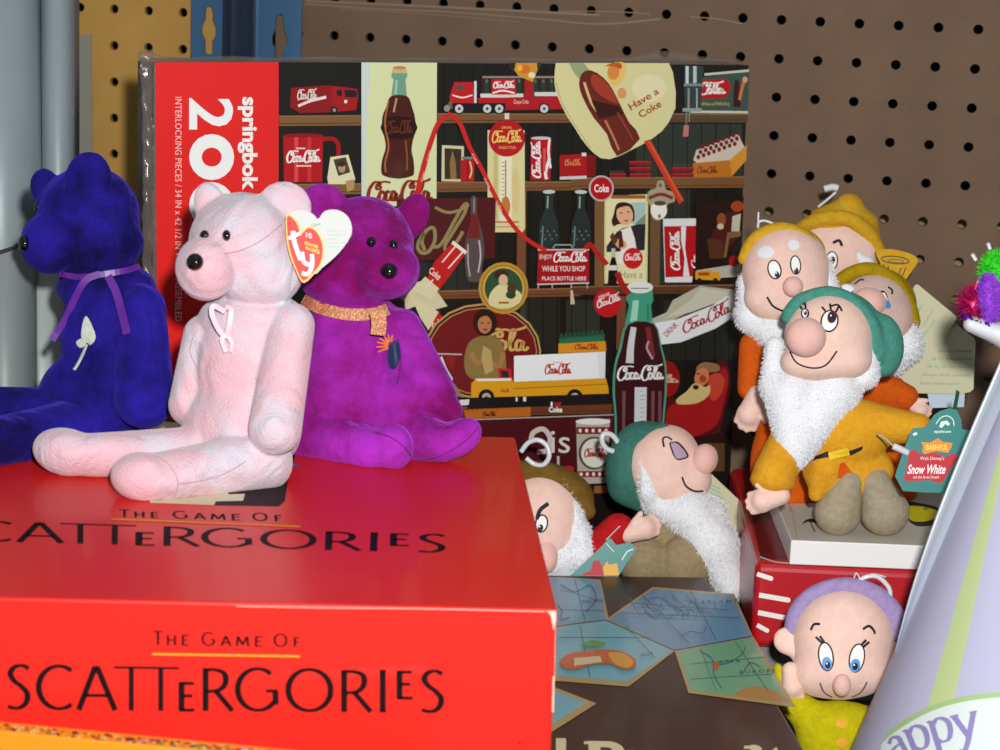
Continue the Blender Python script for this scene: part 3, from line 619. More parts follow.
# w: bottle caddy
for cx in (548.5, 580): 
    A.poly('22312f', (cx - 4.2, 192), (cx + 4.2, 192), (cx + 4, 208), (cx + 9, 222), (cx + 11, 248), (cx - 11, 248), (cx - 9, 222), (cx - 4, 208)); A.ell('c7cac6', cx, 191.7, 6.2, 1.9); A.line('8da49f', [(cx - 1, 196), (cx - 1.5, 208)], 1.6); A.line('6d837f', [(cx - 6, 226), (cx - 7, 246)], 1.4)
    for k in range(8): A.ell('5b6f6b', cx - 8 + k * 2.2, 231 + (k % 3) * 4, .9, 1.2)
A.line('a7a9a6', [(552, 248), (554, 244.5), (570, 244.5), (572, 248)], 1.2); A.poly('a4161c', (537, 250), (588, 247.5), (588, 283), (536, 284)); A.rect('c9c3bd', 536.5, 248.6, 588, 250); A.line('c7c4c0', [(536, 284), (588, 282.5)], 1.4)
A.text('efe4e0', 'ENJOY', RS(538.5, 254, 551, 260)); A.script('f4ecea', RS(552, 251, 586, 263), thick=.15); A.text('efe4e0', 'WHILE YOU SHOP', RS(541, 265.5, 584, 271), .01); A.text('efe4e0', 'PLACE BOTTLE HERE', RS(541, 276, 585, 280), .01)
for x in (537, 551, 570, 586): A.line('b5b6b4', [(x, 283), (x, 288)], 1)
A.line('c9b898', [(571, 290), (572, 304)], 2.4, 0, 4.4)
# y: delivery lorry, z: crate of bottles
A.poly('2b6a4a', (559, 338), (604, 334), (604, 342), (559, 345))
for k in range(10): A.ell('24503a', 561 + k * 4.5, 336 - k * .35, 1.7, 3)
A.poly('d88d24', (558, 343.5), (605, 341), (606, 351), (558, 353)); A.script('a5481e', RS(574, 343.5, 598, 350)); 
A.poly('dde1e3', (513, 355.5), (604.5, 351), (604, 378), (513, 381.5)); A.poly('eceff0', (513, 355.5), (596, 351.5), (598, 377.5), (513, 381.5)); A.poly('d99a1c', (513, 382), (604.5, 377.5), (607, 386), (607.5, 393), (512, 396), (470, 396), (470, 385), (474, 380), (511, 380)); A.line('a87212', [(512, 388), (606, 383.5)], 1)
A.poly('d99a1c', (470, 383), (474, 378.6), (511, 377.8), (512, 396.5), (471, 397)); A.poly('e6e3da', (474, 378), (510, 377.5), (509, 380), (476, 380.5)); A.poly('c3272a', (496, 367.5), (510, 368), (510.5, 377.5), (498, 377.5)); A.poly('262a2c', (499, 370), (507, 370), (507.5, 376.5), (500, 376.5)); A.script('c2332b', RS(543.5, 363, 570, 375)); A.text('b98a80', 'DRINK', RS(552, 361, 562, 363)); A.script('b5432a', RS(499, 388, 508, 392))
for x in (485, 573.5): A.ell('151515', x, 396.5, 8, 8); A.ell('b7ac8f', x, 397, 4.6, 4.8); A.ell('5c5546', x, 397, 1.8, 1.9)
A.poly('1a1716', (466, 397), (612, 393), (612, 403), (466, 408)); A.rect('d9d9d6', 514, 396.5, 516, 400.5); A.rect('d9d9d6', 521.5, 396, 524.5, 400.5)
A.poly('b8641f', (462, 409), (529, 406), (529, 415.5), (464, 418)); A.script('4a1f0f', RS(481, 410.5, 494, 416))
for k in range(12): A.line('6d3510', [(466 + k * 5, 408.8 - k * .23), (466 + k * 5, 411 - k * .23)], .5)
A.text('f1eee8', 'I', RS(549, 401, 551, 405.5), .03); A.poly('b51a1d', (556, 407), (552.3, 403.5), (553, 401), (555.9, 402), (559, 401), (559.6, 403.5)); A.text('f1eee8', 'Coke', RS(547, 406, 560.5, 411.5), .04)
A.poly('c9d3d1', (441, 355), (446, 368), (452, 378), (449, 390), (440, 386), (431, 378), (434, 365)); A.poly('8c7a55', (444, 378), (454, 384), (463, 397), (456, 396), (446, 388)); A.line('b3b3ad', [(426, 353), (461, 354)], 1.4); A.poly('8c1f1f', (444, 355), (455, 355), (453, 370), (447, 366)); A.poly('d6d6d3', (458, 399), (468, 398.5), (467, 404), (458, 405))
# below the lowest shelf
A.line('a9a6a0', [(463, 419), (612, 413.8)], 1.2); A.poly('4a1218', (470, 419.5), (612, 414.5), (612, 482), (470, 482)); A.text('d8cfc8', 'is', RS(549, 430, 568, 452)); A.line('c9bfb8', [(529, 441), (531, 432), (541, 428), (548, 437), (545, 449), (535, 451)], 5, 6)
A.poly('b3aca0', (574, 420), (608, 418), (605, 482), (576, 483)); A.ell('e6e4e0', 591, 420.5, 17.4, 3.2); A.rect('7c1c1f', 574.5, 426, 608, 433); A.rect('7c1c1f', 576, 470, 606, 476); A.ell('4d4842', 592, 452, 15.5, 16.5); A.ell('ded9cf', 592.5, 452, 13.5, 14.5); A.script('a52a24', RS(582, 447, 604, 457))
for k in range(5): A.ell('e9dcd2', 578 + k * 6.5, 429.5, 1.6, 1.9); A.ell('e9dcd2', 579 + k * 6.2, 473, 1.6, 1.9)
A.poly('8e5a2c', (592, 485), (640, 482), (640, 491), (592, 493)); A.poly('1b1210', (470, 494), (720, 490), (718, 620), (470, 630))
A.ell('b3202a', 567, 468, 5, 3.5); A.rect('b7b4ad', 555, 455, 557.5, 466)
# dd, bb, cc: disc, bearded man in red, paper cap
A.ell('8e171b', 666, 379, 13.6, 18.5); A.script('dba98f', RS(661, 374, 678, 384), [8, 9, 10], x0=2.2)
A.poly('571014', (664, 402), (676, 398), (690, 388), (700, 372), (712, 362), (722, 360), (728, 374), (728, 392), (722, 410), (716, 440), (712, 470), (700, 500), (676, 510), (664, 470), n=3); A.poly('a1191c', (665, 408), (684, 400), (700, 396), (712, 380), (721, 366), (726, 378), (722, 398), (714, 424), (690, 436), (666, 440), n=3); A.poly('c04430', (706, 376), (716, 372), (722, 380), (718, 394), (710, 400), (706, 390), n=3)
A.poly('8e6c42', (694, 366), (702, 361), (716, 364), (716, 370), (704, 372), (697, 378), (694, 374), n=3); A.ell('c77a52', 699, 376, 7, 9.5, 20); A.ell('a3401f', 700, 377.5, 3.4, 3.8); A.rect('2e1712', 694, 372, 697, 373.3); A.poly('cdb77a', (692, 382), (702, 386), (707, 384), (706, 394), (694, 402), (676, 403), (674, 398), (684, 390), n=3); A.ell('3b1411', 693, 386, 3, 2.4); A.poly('2a1512', (664, 442), (724, 430), (724, 440), (664, 452)); A.rect('5e3e26', 702, 442, 722, 470); A.rect('6b4a30', 704, 445, 706, 468); A.rect('6b4a30', 711, 445, 713, 468)
A.poly('9a1b1b', (664, 410), (670, 404), (676, 420), (676, 470), (664, 474))
A.poly('b5b49c', (641, 323), (666, 312), (672, 300), (699, 285.5), (738, 290), (736, 300), (700, 306), (660, 326)); A.poly('c9c8b6', (664, 318), (690, 300), (700, 287), (730, 292), (722, 300), (690, 312)); A.poly('e2e7e8', (641, 325), (676, 319), (712, 305), (738, 288), (736.5, 314), (715, 328), (680, 342), (648, 345.5), n=0)
A.script('a9232a', ((679, 322), (729, 298), (731, 314), (683, 335)), thick=.12); A.text('a9232a', 'DRINK', ((662, 333), (674, 321), (678, 325), (666, 337)), .01)
# aa: big bottle thermometer in front
A.poly('3f9a7c', (627, 284), (651, 284), (652.5, 300), (650, 305), (652, 324), (624, 324), (628, 305), (625, 298)); A.poly('9fd4bd', (632, 300), (638, 300), (636, 322), (629, 322)); A.ell('dfe2df', 639, 287, 13, 6); A.line('6b6f6d', [(630, 288), (648, 288)], 1); A.rect('2c7e64', 646, 304, 648, 320)
A.poly('4d9b80', (624.5, 322), (651.5, 322), (659, 345), (663.5, 365), (664, 390), (662, 415), (660, 450), (664, 490), (610, 492), (612, 450), (612, 415), (610, 390), (611.5, 365), (617, 345), n=3); A.poly('391216', (626, 323), (651, 323), (657.5, 346), (661.8, 366), (662, 390), (660, 415), (658, 450), (662, 492), (612.5, 492), (614, 450), (614, 415), (612.2, 390), (613.5, 366), (619, 347), n=3)
A.line('cfd0d2', [(631, 326), (628, 345), (627, 362)], 5.5, 4, 8); A.line('7e2a2e', [(645, 326), (648, 345), (650, 356)], 5, 4); A.line('b79a9c', [(650, 358), (644, 347), (646, 340)], 2, 4)
for x in (621, 650, 657): A.poly('74484e', (x - 1.5, 390), (x + 2, 390), (x + 1, 440), (x - 1.5, 440))
A.script('f2f0f0', RS(614, 364, 661, 381), thick=.15, thin=.06); A.poly('cfd3d8', (632, 386), (644, 386), (643, 470), (631, 470))
for k in range(18): A.line('5c5f66', [(637.5, 390 + k * 4.2), (642 if k % 3 else 640, 390 + k * 4.2)], .5)
A.ell('bb1a20', 607, 302.5, 14, 14.5); A.script('f0e6e2', ((595, 300), (619, 292), (620, 301), (597, 309)), thick=.16); A.text('f0e6e2', 'DRINK', ((597.5, 296), (609, 291.5), (610, 294.5), (598.5, 299)), .01)
# g: big paddle fan
A.poly('d9d39a', (555, 62.8), (668, 63), (672, 72), (675, 92), (674.5, 108), (668, 122), (661, 131), (652, 138), (641, 144.5), (630, 150), (618, 156), (609, 159), (600, 158), (593, 153), (588, 148), (580, 138), (574, 128), (566, 116), (560, 104), (555, 92), (553.5, 82), (554, 70)); A.line('b5ab70', [(555, 82), (562, 104), (576, 128), (590, 148)], .8, 5)
A.poly('e5dcae', *ell(648, 88, 17, 14)); A.poly('e7c06a', (610, 63.5), (625, 63.5), (622, 80), (612, 86), (606, 76), n=3); A.ell('d98a3c', 612.5, 72, 6, 7.5); A.poly('c05a1c', (604, 66), (611, 62.9), (620, 63), (620, 69), (612, 66), n=2); A.ell('d99a5c', 621, 93, 4.5, 5.5)
A.poly('9aa476', (568, 63), (583, 63), (592, 74), (582, 82), (574, 74)); A.poly('6b2416', (581, 73), (590, 70), (603, 78), (612, 90), (620, 106), (628, 122), (639, 138.5), (616, 156), (606, 134), (593, 118), (582, 98), (578, 84), n=2)
A.poly('a33a22', (592, 74), (603, 80), (612, 92), (618, 104), (600, 96), (590, 84), n=2); A.line('d9b684', [(583, 82), (590, 102), (597, 112)], 2.6, 4); A.line('b77a54', [(604, 120), (612, 136), (618, 150)], 2.2, 4); A.poly('3a140e', (590, 100), (618, 106), (622, 114), (598, 118))
A.line('8a4a2e', [(616, 112), (632, 140)], 1.6)
A.text('9a3a22', 'Have a', ((626.5, 104), (655, 87), (658.5, 93), (630, 110.5)), .012); A.text('9a3a22', 'Coke', ((636, 112), (657, 99.5), (661, 106), (640, 118)), .012)
A.poly('c83a1c', (643, 141), (649, 139), (683, 200), (678, 204)); A.line('e26a3c', [(648, 141), (681, 200)], 1)
# d: red lanyard on top
A.line('c9261f', [(446, 115), (437, 124), (430, 142), (424, 162), (419, 182), (416, 200)], 4.6, 5, 5.8); A.line('c9261f', [(446, 113), (458, 122), (468, 146), (480, 168), (491, 190), (503, 212), (516, 230), (530, 242), (545, 250)], 4.4, 6, 4)
A.line('b5211f', [(584, 248), (589, 244), (596, 253), (606, 264)], 4.6, 5); A.line('a31e1f', [(616, 272), (621, 284), (628, 294)], 6, 4); A.ell('8e8c86', 445.5, 108, 3, 3.4)
for (x, y, a_) in ((427, 155, 0), (421, 176, 0), (476, 158, 1), (488, 182, 1), (500, 205, 1)):
    A.text('f0c9bf', 'Coke', ((x - 1.4, y + 5), (x + 1, y - 5), (x + 3, y - 4), (x + .8, y + 6)) if not a_ else ((x - 4, y - 5), (x + 1.5, y + 4), (x - .5, y + 6), (x - 6, y - 4)), .01)
A.build('printed_front', M['inkgloss'], puz)
# shrink film: gathered strip down the left edge, welt along the top
def film(pts, amp, name='shrink_film'):
    tw = A.tw; V = []; F = []
    for i, (xa, xb, y) in enumerate(pts):
        for k in range(5):
            t = k / 4; o_ = -.15 + amp * (rng.random() - .3) * (1 - abs(2 * t - 1) * .5); V.append(tw(xa + (xb - xa) * t, y, o_))
    for i in range(len(pts) - 1):
        for k in range(4): a = i * 5 + k; F.append((a, a + 1, a + 6, a + 5))
    o_ = new_obj(name, V, F, M['film'], puz, smooth=True); md = o_.modifiers.new('thick', 'SOLIDIFY'); md.thickness = .0002
ys = np.linspace(50, 332, 40)
film([(138 + 4 * min(1, max(0, (y - 50) / 60)) + 1.6 * rng.random(), 154 + (y - 60) * .012, y) for y in ys], .7)
def film_top(x0, x1, hfun, n=46):
    V = []; F = []
    for i in range(n):
        x = x0 + (x1 - x0) * i / (n - 1)
        for k in range(4): V.append(A.tw(x, 63 + .004 * (x - 153) - hfun(x) * k / 3, -.1 - .45 * (k / 3) - .25 * rng.random() * (k > 0)))
    for i in range(n - 1):
        for k in range(3): a = i * 4 + k; F.append((a, a + 1, a + 5, a + 4))
    o_ = new_obj('shrink_film', V, F, M['film'], puz, smooth=True); md = o_.modifiers.new('thick', 'SOLIDIFY'); md.thickness = .0002
film_top(140, 745, lambda x: 5.5 + 9 * math.exp(-((x - 672) / 26) ** 2) + 5 * math.exp(-((x - 146) / 14) ** 2) + .8 * math.sin(x))

# ---- red word-game box (top of the stack)
zs = 15.3; sfr = at_z(557.5, 609.3, zs); sbr = at_z(515, 437, zs); sfl0 = at_z(0, 597.5, zs); du = sfl0 - sfr; du /= np.linalg.norm(du); sfl = sfr + du * 26.1; sbl = sbr + du * 26.1; zb = 4.93
def outset(c4, e):
    c = np.mean(c4, 0); return [tuple((p - c)[:2] * (1 + e) + c[:2]) for p in c4]
scat = empty('board_game_box', (*((sfl + sbr) / 2)[:2], zb), 'bright red word game box with black capitals, topmost of the stack of boxes', 'game box')
S4 = [sfl, sfr, sbr, sbl]
v, f = prism([tuple(p[:2]) for p in S4], zb + .03, zs); o = new_obj('lid', v, f, M['red_card'], scat); bevel_obj(o, .12, 3)
v, f = prism(outset(S4, -.016), zb, zb + 3); new_obj('tray', v, f, mat('tray_card', 'd9d2c4', .6), scat)
nf = np.array([du[1], -du[0], 0]); AF = Art(plane_tw(sfr, du, nf), .006); BLK = '0f0a0c'
def word(A_, qm, x0f=lambda x: x):
    for ch, a, b, t, bt in (('S', 5, 31, 0, 1), ('C', 37, 76, 0, 1), ('A', 77, 117, .03, 1), ('E', 179.5, 195, .36, 1), ('R', 202, 234, .04, 1), ('G', 236, 279, 0, 1), ('O', 286, 333, 0, 1), ('R', 340.5, 372.5, .04, 1), ('I', 379.5, 386, .03, .98), ('E', 397.5, 413, .04, .68), ('S', 419, 444.5, 0, 1)):
        asp = (b - a) / 44; V, F = letter(ch, a, b, t, bt, .15, .055); V = V.copy(); V[:, 1] = V[:, 1]
        A_.add(qm(np.c_[(V[:, 0] - 5) / 440, V[:, 1]]), F, BLK)
    V, F = nib([('L', [(114, .04), (179, .04)])], .06, .055); A_.add(qm(np.c_[(V[:, 0] - 5) / 440, V[:, 1]]), F, BLK)
    for x in (131.3, 160.8):
        A_.add(qm(np.array([[(x - 2.6 - 5) / 440, .04], [(x + 2.6 - 5) / 440, .04], [(x + 2.6 - 5) / 440, 1], [(x - 2.6 - 5) / 440, 1]])), [(0, 1, 2, 3)], BLK)
# thickness across x must follow letter width: letters are drawn in view units of the face
def letter(ch, x0, x1, y0, y1, thick=.15, thin=.055):
    wd, st = CAPS[ch]; H = 46.0 * (y1 - y0); st2 = []
    for s_ in st:
        L = isinstance(s_, tuple) and s_[0] == 'L'; P = [(x0 + a / wd * (x1 - x0), H * b) for a, b in (s_[1] if L else s_)]; st2.append(('L', P) if L else P)
    V, F = nib(st2, 6.2, 3.5); V = V.copy(); V[:, 1] = y0 + V[:, 1] / 46.0; return V, F
word(AF, AF.quadmap(((5, 664), (445, 670), (445, 713), (5, 709.5))))
def small(A_, qm, x0, x1):
    k = [('T', 153, 163, 0), ('H', 167, 176, .25), ('E', 182, 189, .25), ('G', 202, 215, 0), ('A', 221, 231, .25), ('M', 236, 249, .25), ('E', 255, 263, .25), ('O', 274, 287, 0), ('F', 294, 300, .25)]
    for ch, a, b, t in k:
        wd, st = CAPS[ch]; st2 = []
        for s_ in st:
            L = isinstance(s_, tuple) and s_[0] == 'L'; P = [(a + u / wd * (b - a), 15 * (t + (1 - t) * w_)) for u, w_ in (s_[1] if L else s_)]; st2.append(('L', P) if L else P)
        V, F = nib(st2, 2.5, 1.6); V = V.copy(); V[:, 0] = (V[:, 0] - 153) / 147; V[:, 1] /= 15; A_.add(qm(V), F, BLK)
small(AF, AF.quadmap(((153, 631), (300, 634), (300, 647), (153, 645))), 0, 1)
AF.line('f0a020', [(152.5, 654), (300, 656.3)], 1.7); AF.rect(BLK, 443, 711, 444.6, 712); AF.rect(BLK, 446, 711, 447.4, 712); AF.text('5a1010', '4217', RS(518, 741, 529, 745))
AF.line('f2b4a4', [(236, 606.2), (330, 608), (420, 608.6), (545, 611.6)], .7); AF.poly('ecc0b0', (547, 611), (556, 611), (556, 622), (553.5, 630), (551, 616)); AF.line('e88a78', [(555.3, 622), (554.5, 680)], .8)  # pale line along the top edge is a painted highlight; corner marks are wear
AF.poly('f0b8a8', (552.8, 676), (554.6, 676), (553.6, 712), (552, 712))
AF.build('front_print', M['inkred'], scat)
AT = Art(plane_tw(sfr, None, (0, 0, 1)), .006)
kx = lambda x: 446 - (445 - x) * 1.166
word(AT, AT.quadmap(((kx(5), 519), (447, 534.5), (446, 553), (kx(5), 540))))
small(AT, AT.quadmap(((119, 509.5), (281, 513.5), (282, 521.5), (119, 517))), 0, 1)
AT.line('e8922a', [(112, 519.6), (300, 527)], 1.4)
AT.poly('2b1f22', (150, 420), (300, 420), (294, 462), (288, 480), (285, 501), (279, 506.5), (216, 505.5), (150, 500)); AT.poly('d8ccb0', (150, 420), (240, 430), (252, 470), (260, 486), (247, 488), (240, 490), (226, 491), (229, 494.5), (245, 494), (243, 501), (216, 501.5), (214, 505.3), (150, 503))
AT.poly('e0572a', (262, 470), (268, 467), (272, 470), (279, 470), (275, 473), (280, 476), (271, 475), (266, 477), (267, 473)); AT.line('2f6aa8', [(262, 463), (298, 466)], 2.2); AT.ell('4aa046', 276, 461, 8, 3)
AT.build('top_print', M['inkred'], scat)

# ---- thin orange box standing on edge in front
zo = 10.7; oa = at_z(0, 731, zo); ob = at_z(215, 752, zo); ou = ob - oa; ou /= np.linalg.norm(ou); ov = np.array([-ou[1], ou[0], 0]); olf = oa - ou * 7; orf = olf + ou * 24
orb = empty('orange_game_box', (*(olf + ou * 12 + ov * .5)[:2], 0), 'thin orange box with multicoloured patterned edge, standing upright before the red word game', 'game box')
v, f = prism([tuple(p[:2]) for p in (olf, orf, orf + ov * 1.0, olf + ov * 1.0)], 0, zo); o = new_obj('carton', v, f, M['orange_card'], orb); bevel_obj(o, .08)
AO = Art(plane_tw(oa, None, (0, 0, 1)), .0003); cc = ['b5402a', '7c8a3a', 'd9a02a', 'e0c06a', '8a2a3a', '5a6a4a', 'd8d0c0', 'c23a3a', '3a3030', 'c98a9a']
for k in range(300):
    x = rng.uniform(-20, 330); y = 726.5 + x * .098 + rng.uniform(-2.5, 2.8); r_ = rng.uniform(1.2, 4); AO.poly(cc[rng.integers(len(cc) if x > 120 else 5)], *ell(x, y, r_, min(1.6, r_ * .45), 5, 7))
    if len(AO.bb) > 60: AO.bb = AO.bb[-30:]
AO.build('patterned_edge', M['ink'], orb)

# ---- brown trivia box with map hexagons
zm = 4.9; ma = at_z(705, 577, zm); mb = at_z(800, 743, zm); mv = mb - ma; mv /= np.linalg.norm(mv); mu = np.array([mv[1], -mv[0], 0]); c1 = ma + mv * 26.9; c2 = c1 + mu * 27; c3 = ma + mu * 27
tri = empty('trivia_game_box', (*((ma + c2) / 2)[:2], 0), 'dark brown trivia game box with blue and green map hexagons, lying on the shelf', 'game box')
v, f = prism([tuple(p[:2]) for p in (c2, c1, ma, c3)], .2, zm); o = new_obj('lid', v, f, M['brown_card'], tri); bevel_obj(o, .1, 2)
v, f = prism(outset([c2, c1, ma, c3], -.014), 0, 2.5); new_obj('tray', v, f, M['white_card'], tri)
AM = Art(plane_tw(ma, None, (0, 0, 1)), .006); TAN = 'b39a62'
AM.poly(TAN, (540, 576.5), (600.5, 579.5), (608.5, 618), (606, 622), (540, 628)); AM.poly('6b9fb8', (540, 577), (598.5, 580.5), (606, 617.5), (604.5, 620.5), (540, 626))
AM.poly(TAN, (606, 619.5), (652.5, 587), (734, 594), (753, 637), (674, 652)); AM.poly('5f97b8', (609, 619.5), (653.5, 589), (732, 596), (751.5, 636.6), (674.5, 650))
AM.poly(TAN, (540, 629), (605.8, 620.6), (676, 650.3), (628.5, 687), (540, 680)); AM.poly('74b4c2', (540, 627.5), (606, 621), (673.5, 650.8), (627, 682), (540, 675))
AM.poly(TAN, (674.5, 651), (753, 636.5), (796, 708), (688.5, 693.5)); AM.poly('6fb08a', (677.5, 652), (752, 638), (788, 703), (691, 690.5)); AM.poly('b3894e', (737, 692.5), (752, 687), (768, 689), (784, 697), (788, 703), (740, 697), n=2)
AM.poly(TAN, (540, 682), (596.5, 704), (540, 740)); AM.poly('78b2c0', (540, 686), (587, 703.5), (540, 732))
AM.line('24384a', [(540, 629), (605.8, 620.6), (674.5, 651), (752, 637)], .9)
for k in range(20):
    x0 = rng.uniform(612, 640); y0 = 619 - (x0 - 609) * .3; AM.line('6d93b3' if k % 2 else '3b6a96', [(x0 + k * 4.2, 600 + rng.uniform(-6, 12)), (x0 + k * 4.2 + 12, 606 + rng.uniform(-8, 14)), (x0 + k * 4.2 + 20, 604 + rng.uniform(-6, 16))], .7, 4) if x0 + k * 4.2 < 722 else None
for (a_, b_) in (((630, 605), (728, 612)), ((622, 615), (740, 620)), ((642, 597), (690, 646)), ((690, 592), (716, 642)), ((625, 628), (655, 660)), ((560, 640), (650, 640)), ((580, 628), (590, 680)), ((700, 648), (716, 692)), ((690, 665), (765, 658)), ((690, 680), (772, 675)), ((735, 642), (768, 692)), ((560, 590), (598, 600)), ((560, 610), (604, 611)), ((575, 580), (585, 622))): AM.line('2d4658', [a_, b_], .5)
for pts in (((557, 605), (562, 612), (560, 620), (570, 618)), ((560, 585), (575, 592), (590, 586), (596, 600), (586, 612)), ((680, 640), (690, 634), (702, 636), (706, 628)), ((700, 652), (712, 660), (714, 676), (722, 690)), ((712, 666), (728, 664), (742, 655), (745, 647)), ((760, 668), (750, 664), (742, 676))): AM.line('2f4d7a', list(pts), .8, 5)
AM.poly('c8622a', (559, 665), (568, 657), (582, 654), (600, 652), (616, 653), (630, 658), (636, 664), (634, 671), (622, 672), (610, 667), (590, 668), (578, 672), (566, 672), n=3); AM.poly('e0a03a', (608, 656), (622, 656), (633, 664), (628, 671), (615, 667), n=3); AM.poly('d9c9a0', (574, 661), (600, 659), (602, 665), (574, 669)); AM.poly('5c9a4a', (580, 647), (592, 643), (606, 646), (596, 650), n=3); AM.ell('c06a3a', 716, 667, 3, 4.5)
for (t_, x, y) in (('O C E A N', 668, 616), ('A T L A N T I C', 700, 603), ('PACIFIC', 582, 601), ('A S I A', 718, 662), ('E U R O P E', 740, 672), ('GULF', 640, 656)):
    AM.text('22384e', t_, ((x, y), (x + 3.2 * len(t_), y - 1.5), (x + 3.2 * len(t_), y + 1.6), (x, y + 3)))
AM.text('d8cca0', 'Trivial', ((395, 736), (566, 739), (566, 768), (395, 766)), .03); AM.text('d8cca0', 'Pursuit', ((588, 741), (786, 743.5), (803, 774), (590, 770)), .035)
AM.rect('d8cca0', 584, 741.5, 612, 744.5); AM.rect('d8cca0', 744, 746, 752, 749)
AM.build('top_print', M['inkgloss'], tri)

# ---- red box with white dashes, its grey riser, white shallow box
def yawed(p, yaw, wd, dp):
    u = np.array([math.cos(yaw), math.sin(yaw), 0]); w_ = np.array([-math.sin(yaw), math.cos(yaw), 0]); return [p, p + u * wd, p + u * wd + w_ * dp, p + w_ * dp], u, w_
rc = at_z(756, 562, 8.0); R_, ru, rw = yawed(rc, math.radians(10), 15.6, 21)
ris = [tuple((q + (np.mean(R_, 0) - q) * .06)[:2]) for q in R_]; v, f = prism(ris, 0, 2.98)
o = new_obj('cardboard_box', v, f, M['grey_card'], base=(*np.mean(R_, 0)[:2], 0)); tag(o, 'plain grey box on the shelf, just visible under the red box with white dashes', 'box'); bevel_obj(o, .08)
rb = empty('red_game_box', (*np.mean(R_, 0)[:2], 3), 'dark red box with white dashes at its corner, under the shallow white box', 'game box')
v, f = prism([tuple(q[:2]) for q in R_], 3, 8.0); o = new_obj('carton', v, f, M['crimson'], rb); bevel_obj(o, .5, 4)
AR = Art(plane_tw(rc, ru, rw), .006)
for (x0, y0, x1, y1, wd) in ((759, 595, 788, 600, 5), (758, 612.5, 786, 618, 5), (757, 574, 771, 578.5, 4.6), (757, 625, 767, 630.5, 4.4)): 
    AR.line('e9e4df', [(x0, y0), (x1, y1)], wd); AR.ell('e9e4df', x1, y1, wd / 2, wd / 2)
AR.build('dash_print', M['ink'], rb)
AR2 = Art(plane_tw(rc, None, (0, 0, 1)), .006); zz = lambda x, y: (x, y)
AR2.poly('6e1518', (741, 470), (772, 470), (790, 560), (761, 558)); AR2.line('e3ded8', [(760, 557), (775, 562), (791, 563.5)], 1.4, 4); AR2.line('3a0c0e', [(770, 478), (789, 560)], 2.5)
AR2.build('top_print', M['inkgloss'], rb)
wc = at_z(789.5, 564.5, 8.02); W_, wu, ww = yawed(wc, math.radians(11), 11.2, 17.5)
wb = empty('white_game_box', (*np.mean(W_, 0)[:2], 8.02), 'shallow white box with printed top, seat of the yellow-coated gnome doll', 'game box')
v, f = prism([tuple(q[:2]) for q in W_], 8.02, 9.4); o = new_obj('carton', v, f, M['white_card'], wb); bevel_obj(o, .06)
AW = Art(plane_tw(at_z(795, 541, 9.4), None, (0, 0, 1)), .006); AW.poly('c4c1b4', *[pix((*(q[:2] + (np.mean(W_, 0)[:2] - q[:2]) * .01), 9.4)) for q in W_])
for (x, y) in ((805, 499), (811, 523)): AW.poly('241a18', (x - 9, y + 2), (x - 5, y - 3), (x + 3, y - 4), (x + 6, y + 1), (x + 3, y), (x - 4, y - 1), n=3); AW.line('241a18', [(x - 2, y - 3), (x + 4, y + 9)], 1)
for k in range(4): AW.text('8a887c', 'flavour', ((790 + k, 500 + k * 9), (793 + k, 512 + k * 9), (790 + k, 513 + k * 9), (787 + k, 501 + k * 9))) if k < 1 else AW.line('9a988a', [(789 + k * 2, 496 + k * 11), (791.5 + k * 2, 505 + k * 11)], .8)
AW.poly('2b2420', (902, 502), (918, 503), (940, 509), (936, 524), (916, 526), (904, 515), n=3); AW.poly('d8cf1e', (906, 508), (915, 506), (928, 508), (938, 512), (934, 519), (922, 522), (910, 520), n=3); AW.ell('7a9a2a', 926, 509, 3, 1.5)
AW.build('top_print', M['ink'], wb)

# ---- grey plastic forms at the far left
gp = mat('grey_plastic', '8e9ba0', .4, col2='808d92', noise=5, bump=.1, bscale=40)
gp2 = mat('pale_grey_plastic', '98a5a4', .4, bump=.1, bscale=40); gp3 = mat('grey_tub_plastic', '7c8787', .45)
def sheet(cols, name, m, label=None, cat=None, th=.25, parent=None):
    """upright sheet: list of (px, depth) columns from y0 to y1"""
    V = []; n = len(cols)
    for (xa, ya, xb, yb, d) in cols: V.append(at_d(xa, ya, d)); V.append(at_d(xb, yb, d + .0))
    F = [(2 * i, 2 * i + 2, 2 * i + 3, 2 * i + 1) for i in range(n - 1)]
    o = new_obj(name, V, F, m, parent, base=None if parent else V[1], smooth=True); md = o.modifiers.new('thick', 'SOLIDIFY'); md.thickness = th * K; md.offset = -1
    if label: tag(o, label, cat)
    return o
def wallsheet(xs, y0, y1, name, m, label, cat, base_z=None):
    """vertical curtain of plastic following floor curve xs=[(px, depth)], from view row y0 down to z=base_z"""
    V = []; 
    for (x, d, yt) in xs:
        t = at_d(x, yt, d); b = t.copy(); b[2] = base_z; V += [t, b]
    V = np.array(V); n = len(xs); F = [(2 * i, 2 * i + 2, 2 * i + 3, 2 * i + 1) for i in range(n - 1)]
    o = new_obj(name, V, F, m, base=V[1], smooth=True); md = o.modifiers.new('thick', 'SOLIDIFY'); md.thickness = .0025; md.offset = -1
    return tag(o, label, cat)
wallsheet([(-60, 130, -60), (-20, 126, -60), (12, 126.5, -60), (30, 128, -60), (42, 130.5, -60), (45, 129, -60), (56, 127.5, -60), (68, 129, -60), (75, 132, -60)], 0, 0, 'garment_cover', gp, 'folded sheet of pale grey plastic hanging at the left, behind the blue bear', 'plastic sheet', 0)
wallsheet([(-60, 124, 262), (-30, 121, 258), (0, 120, 253), (14, 120.5, 248), (26, 122, 240), (33, 124, 236)], 0, 0, 'storage_tub', gp3, 'rounded grey plastic tub under the hanging grey sheet, beside the blue bear', 'tub', 0)
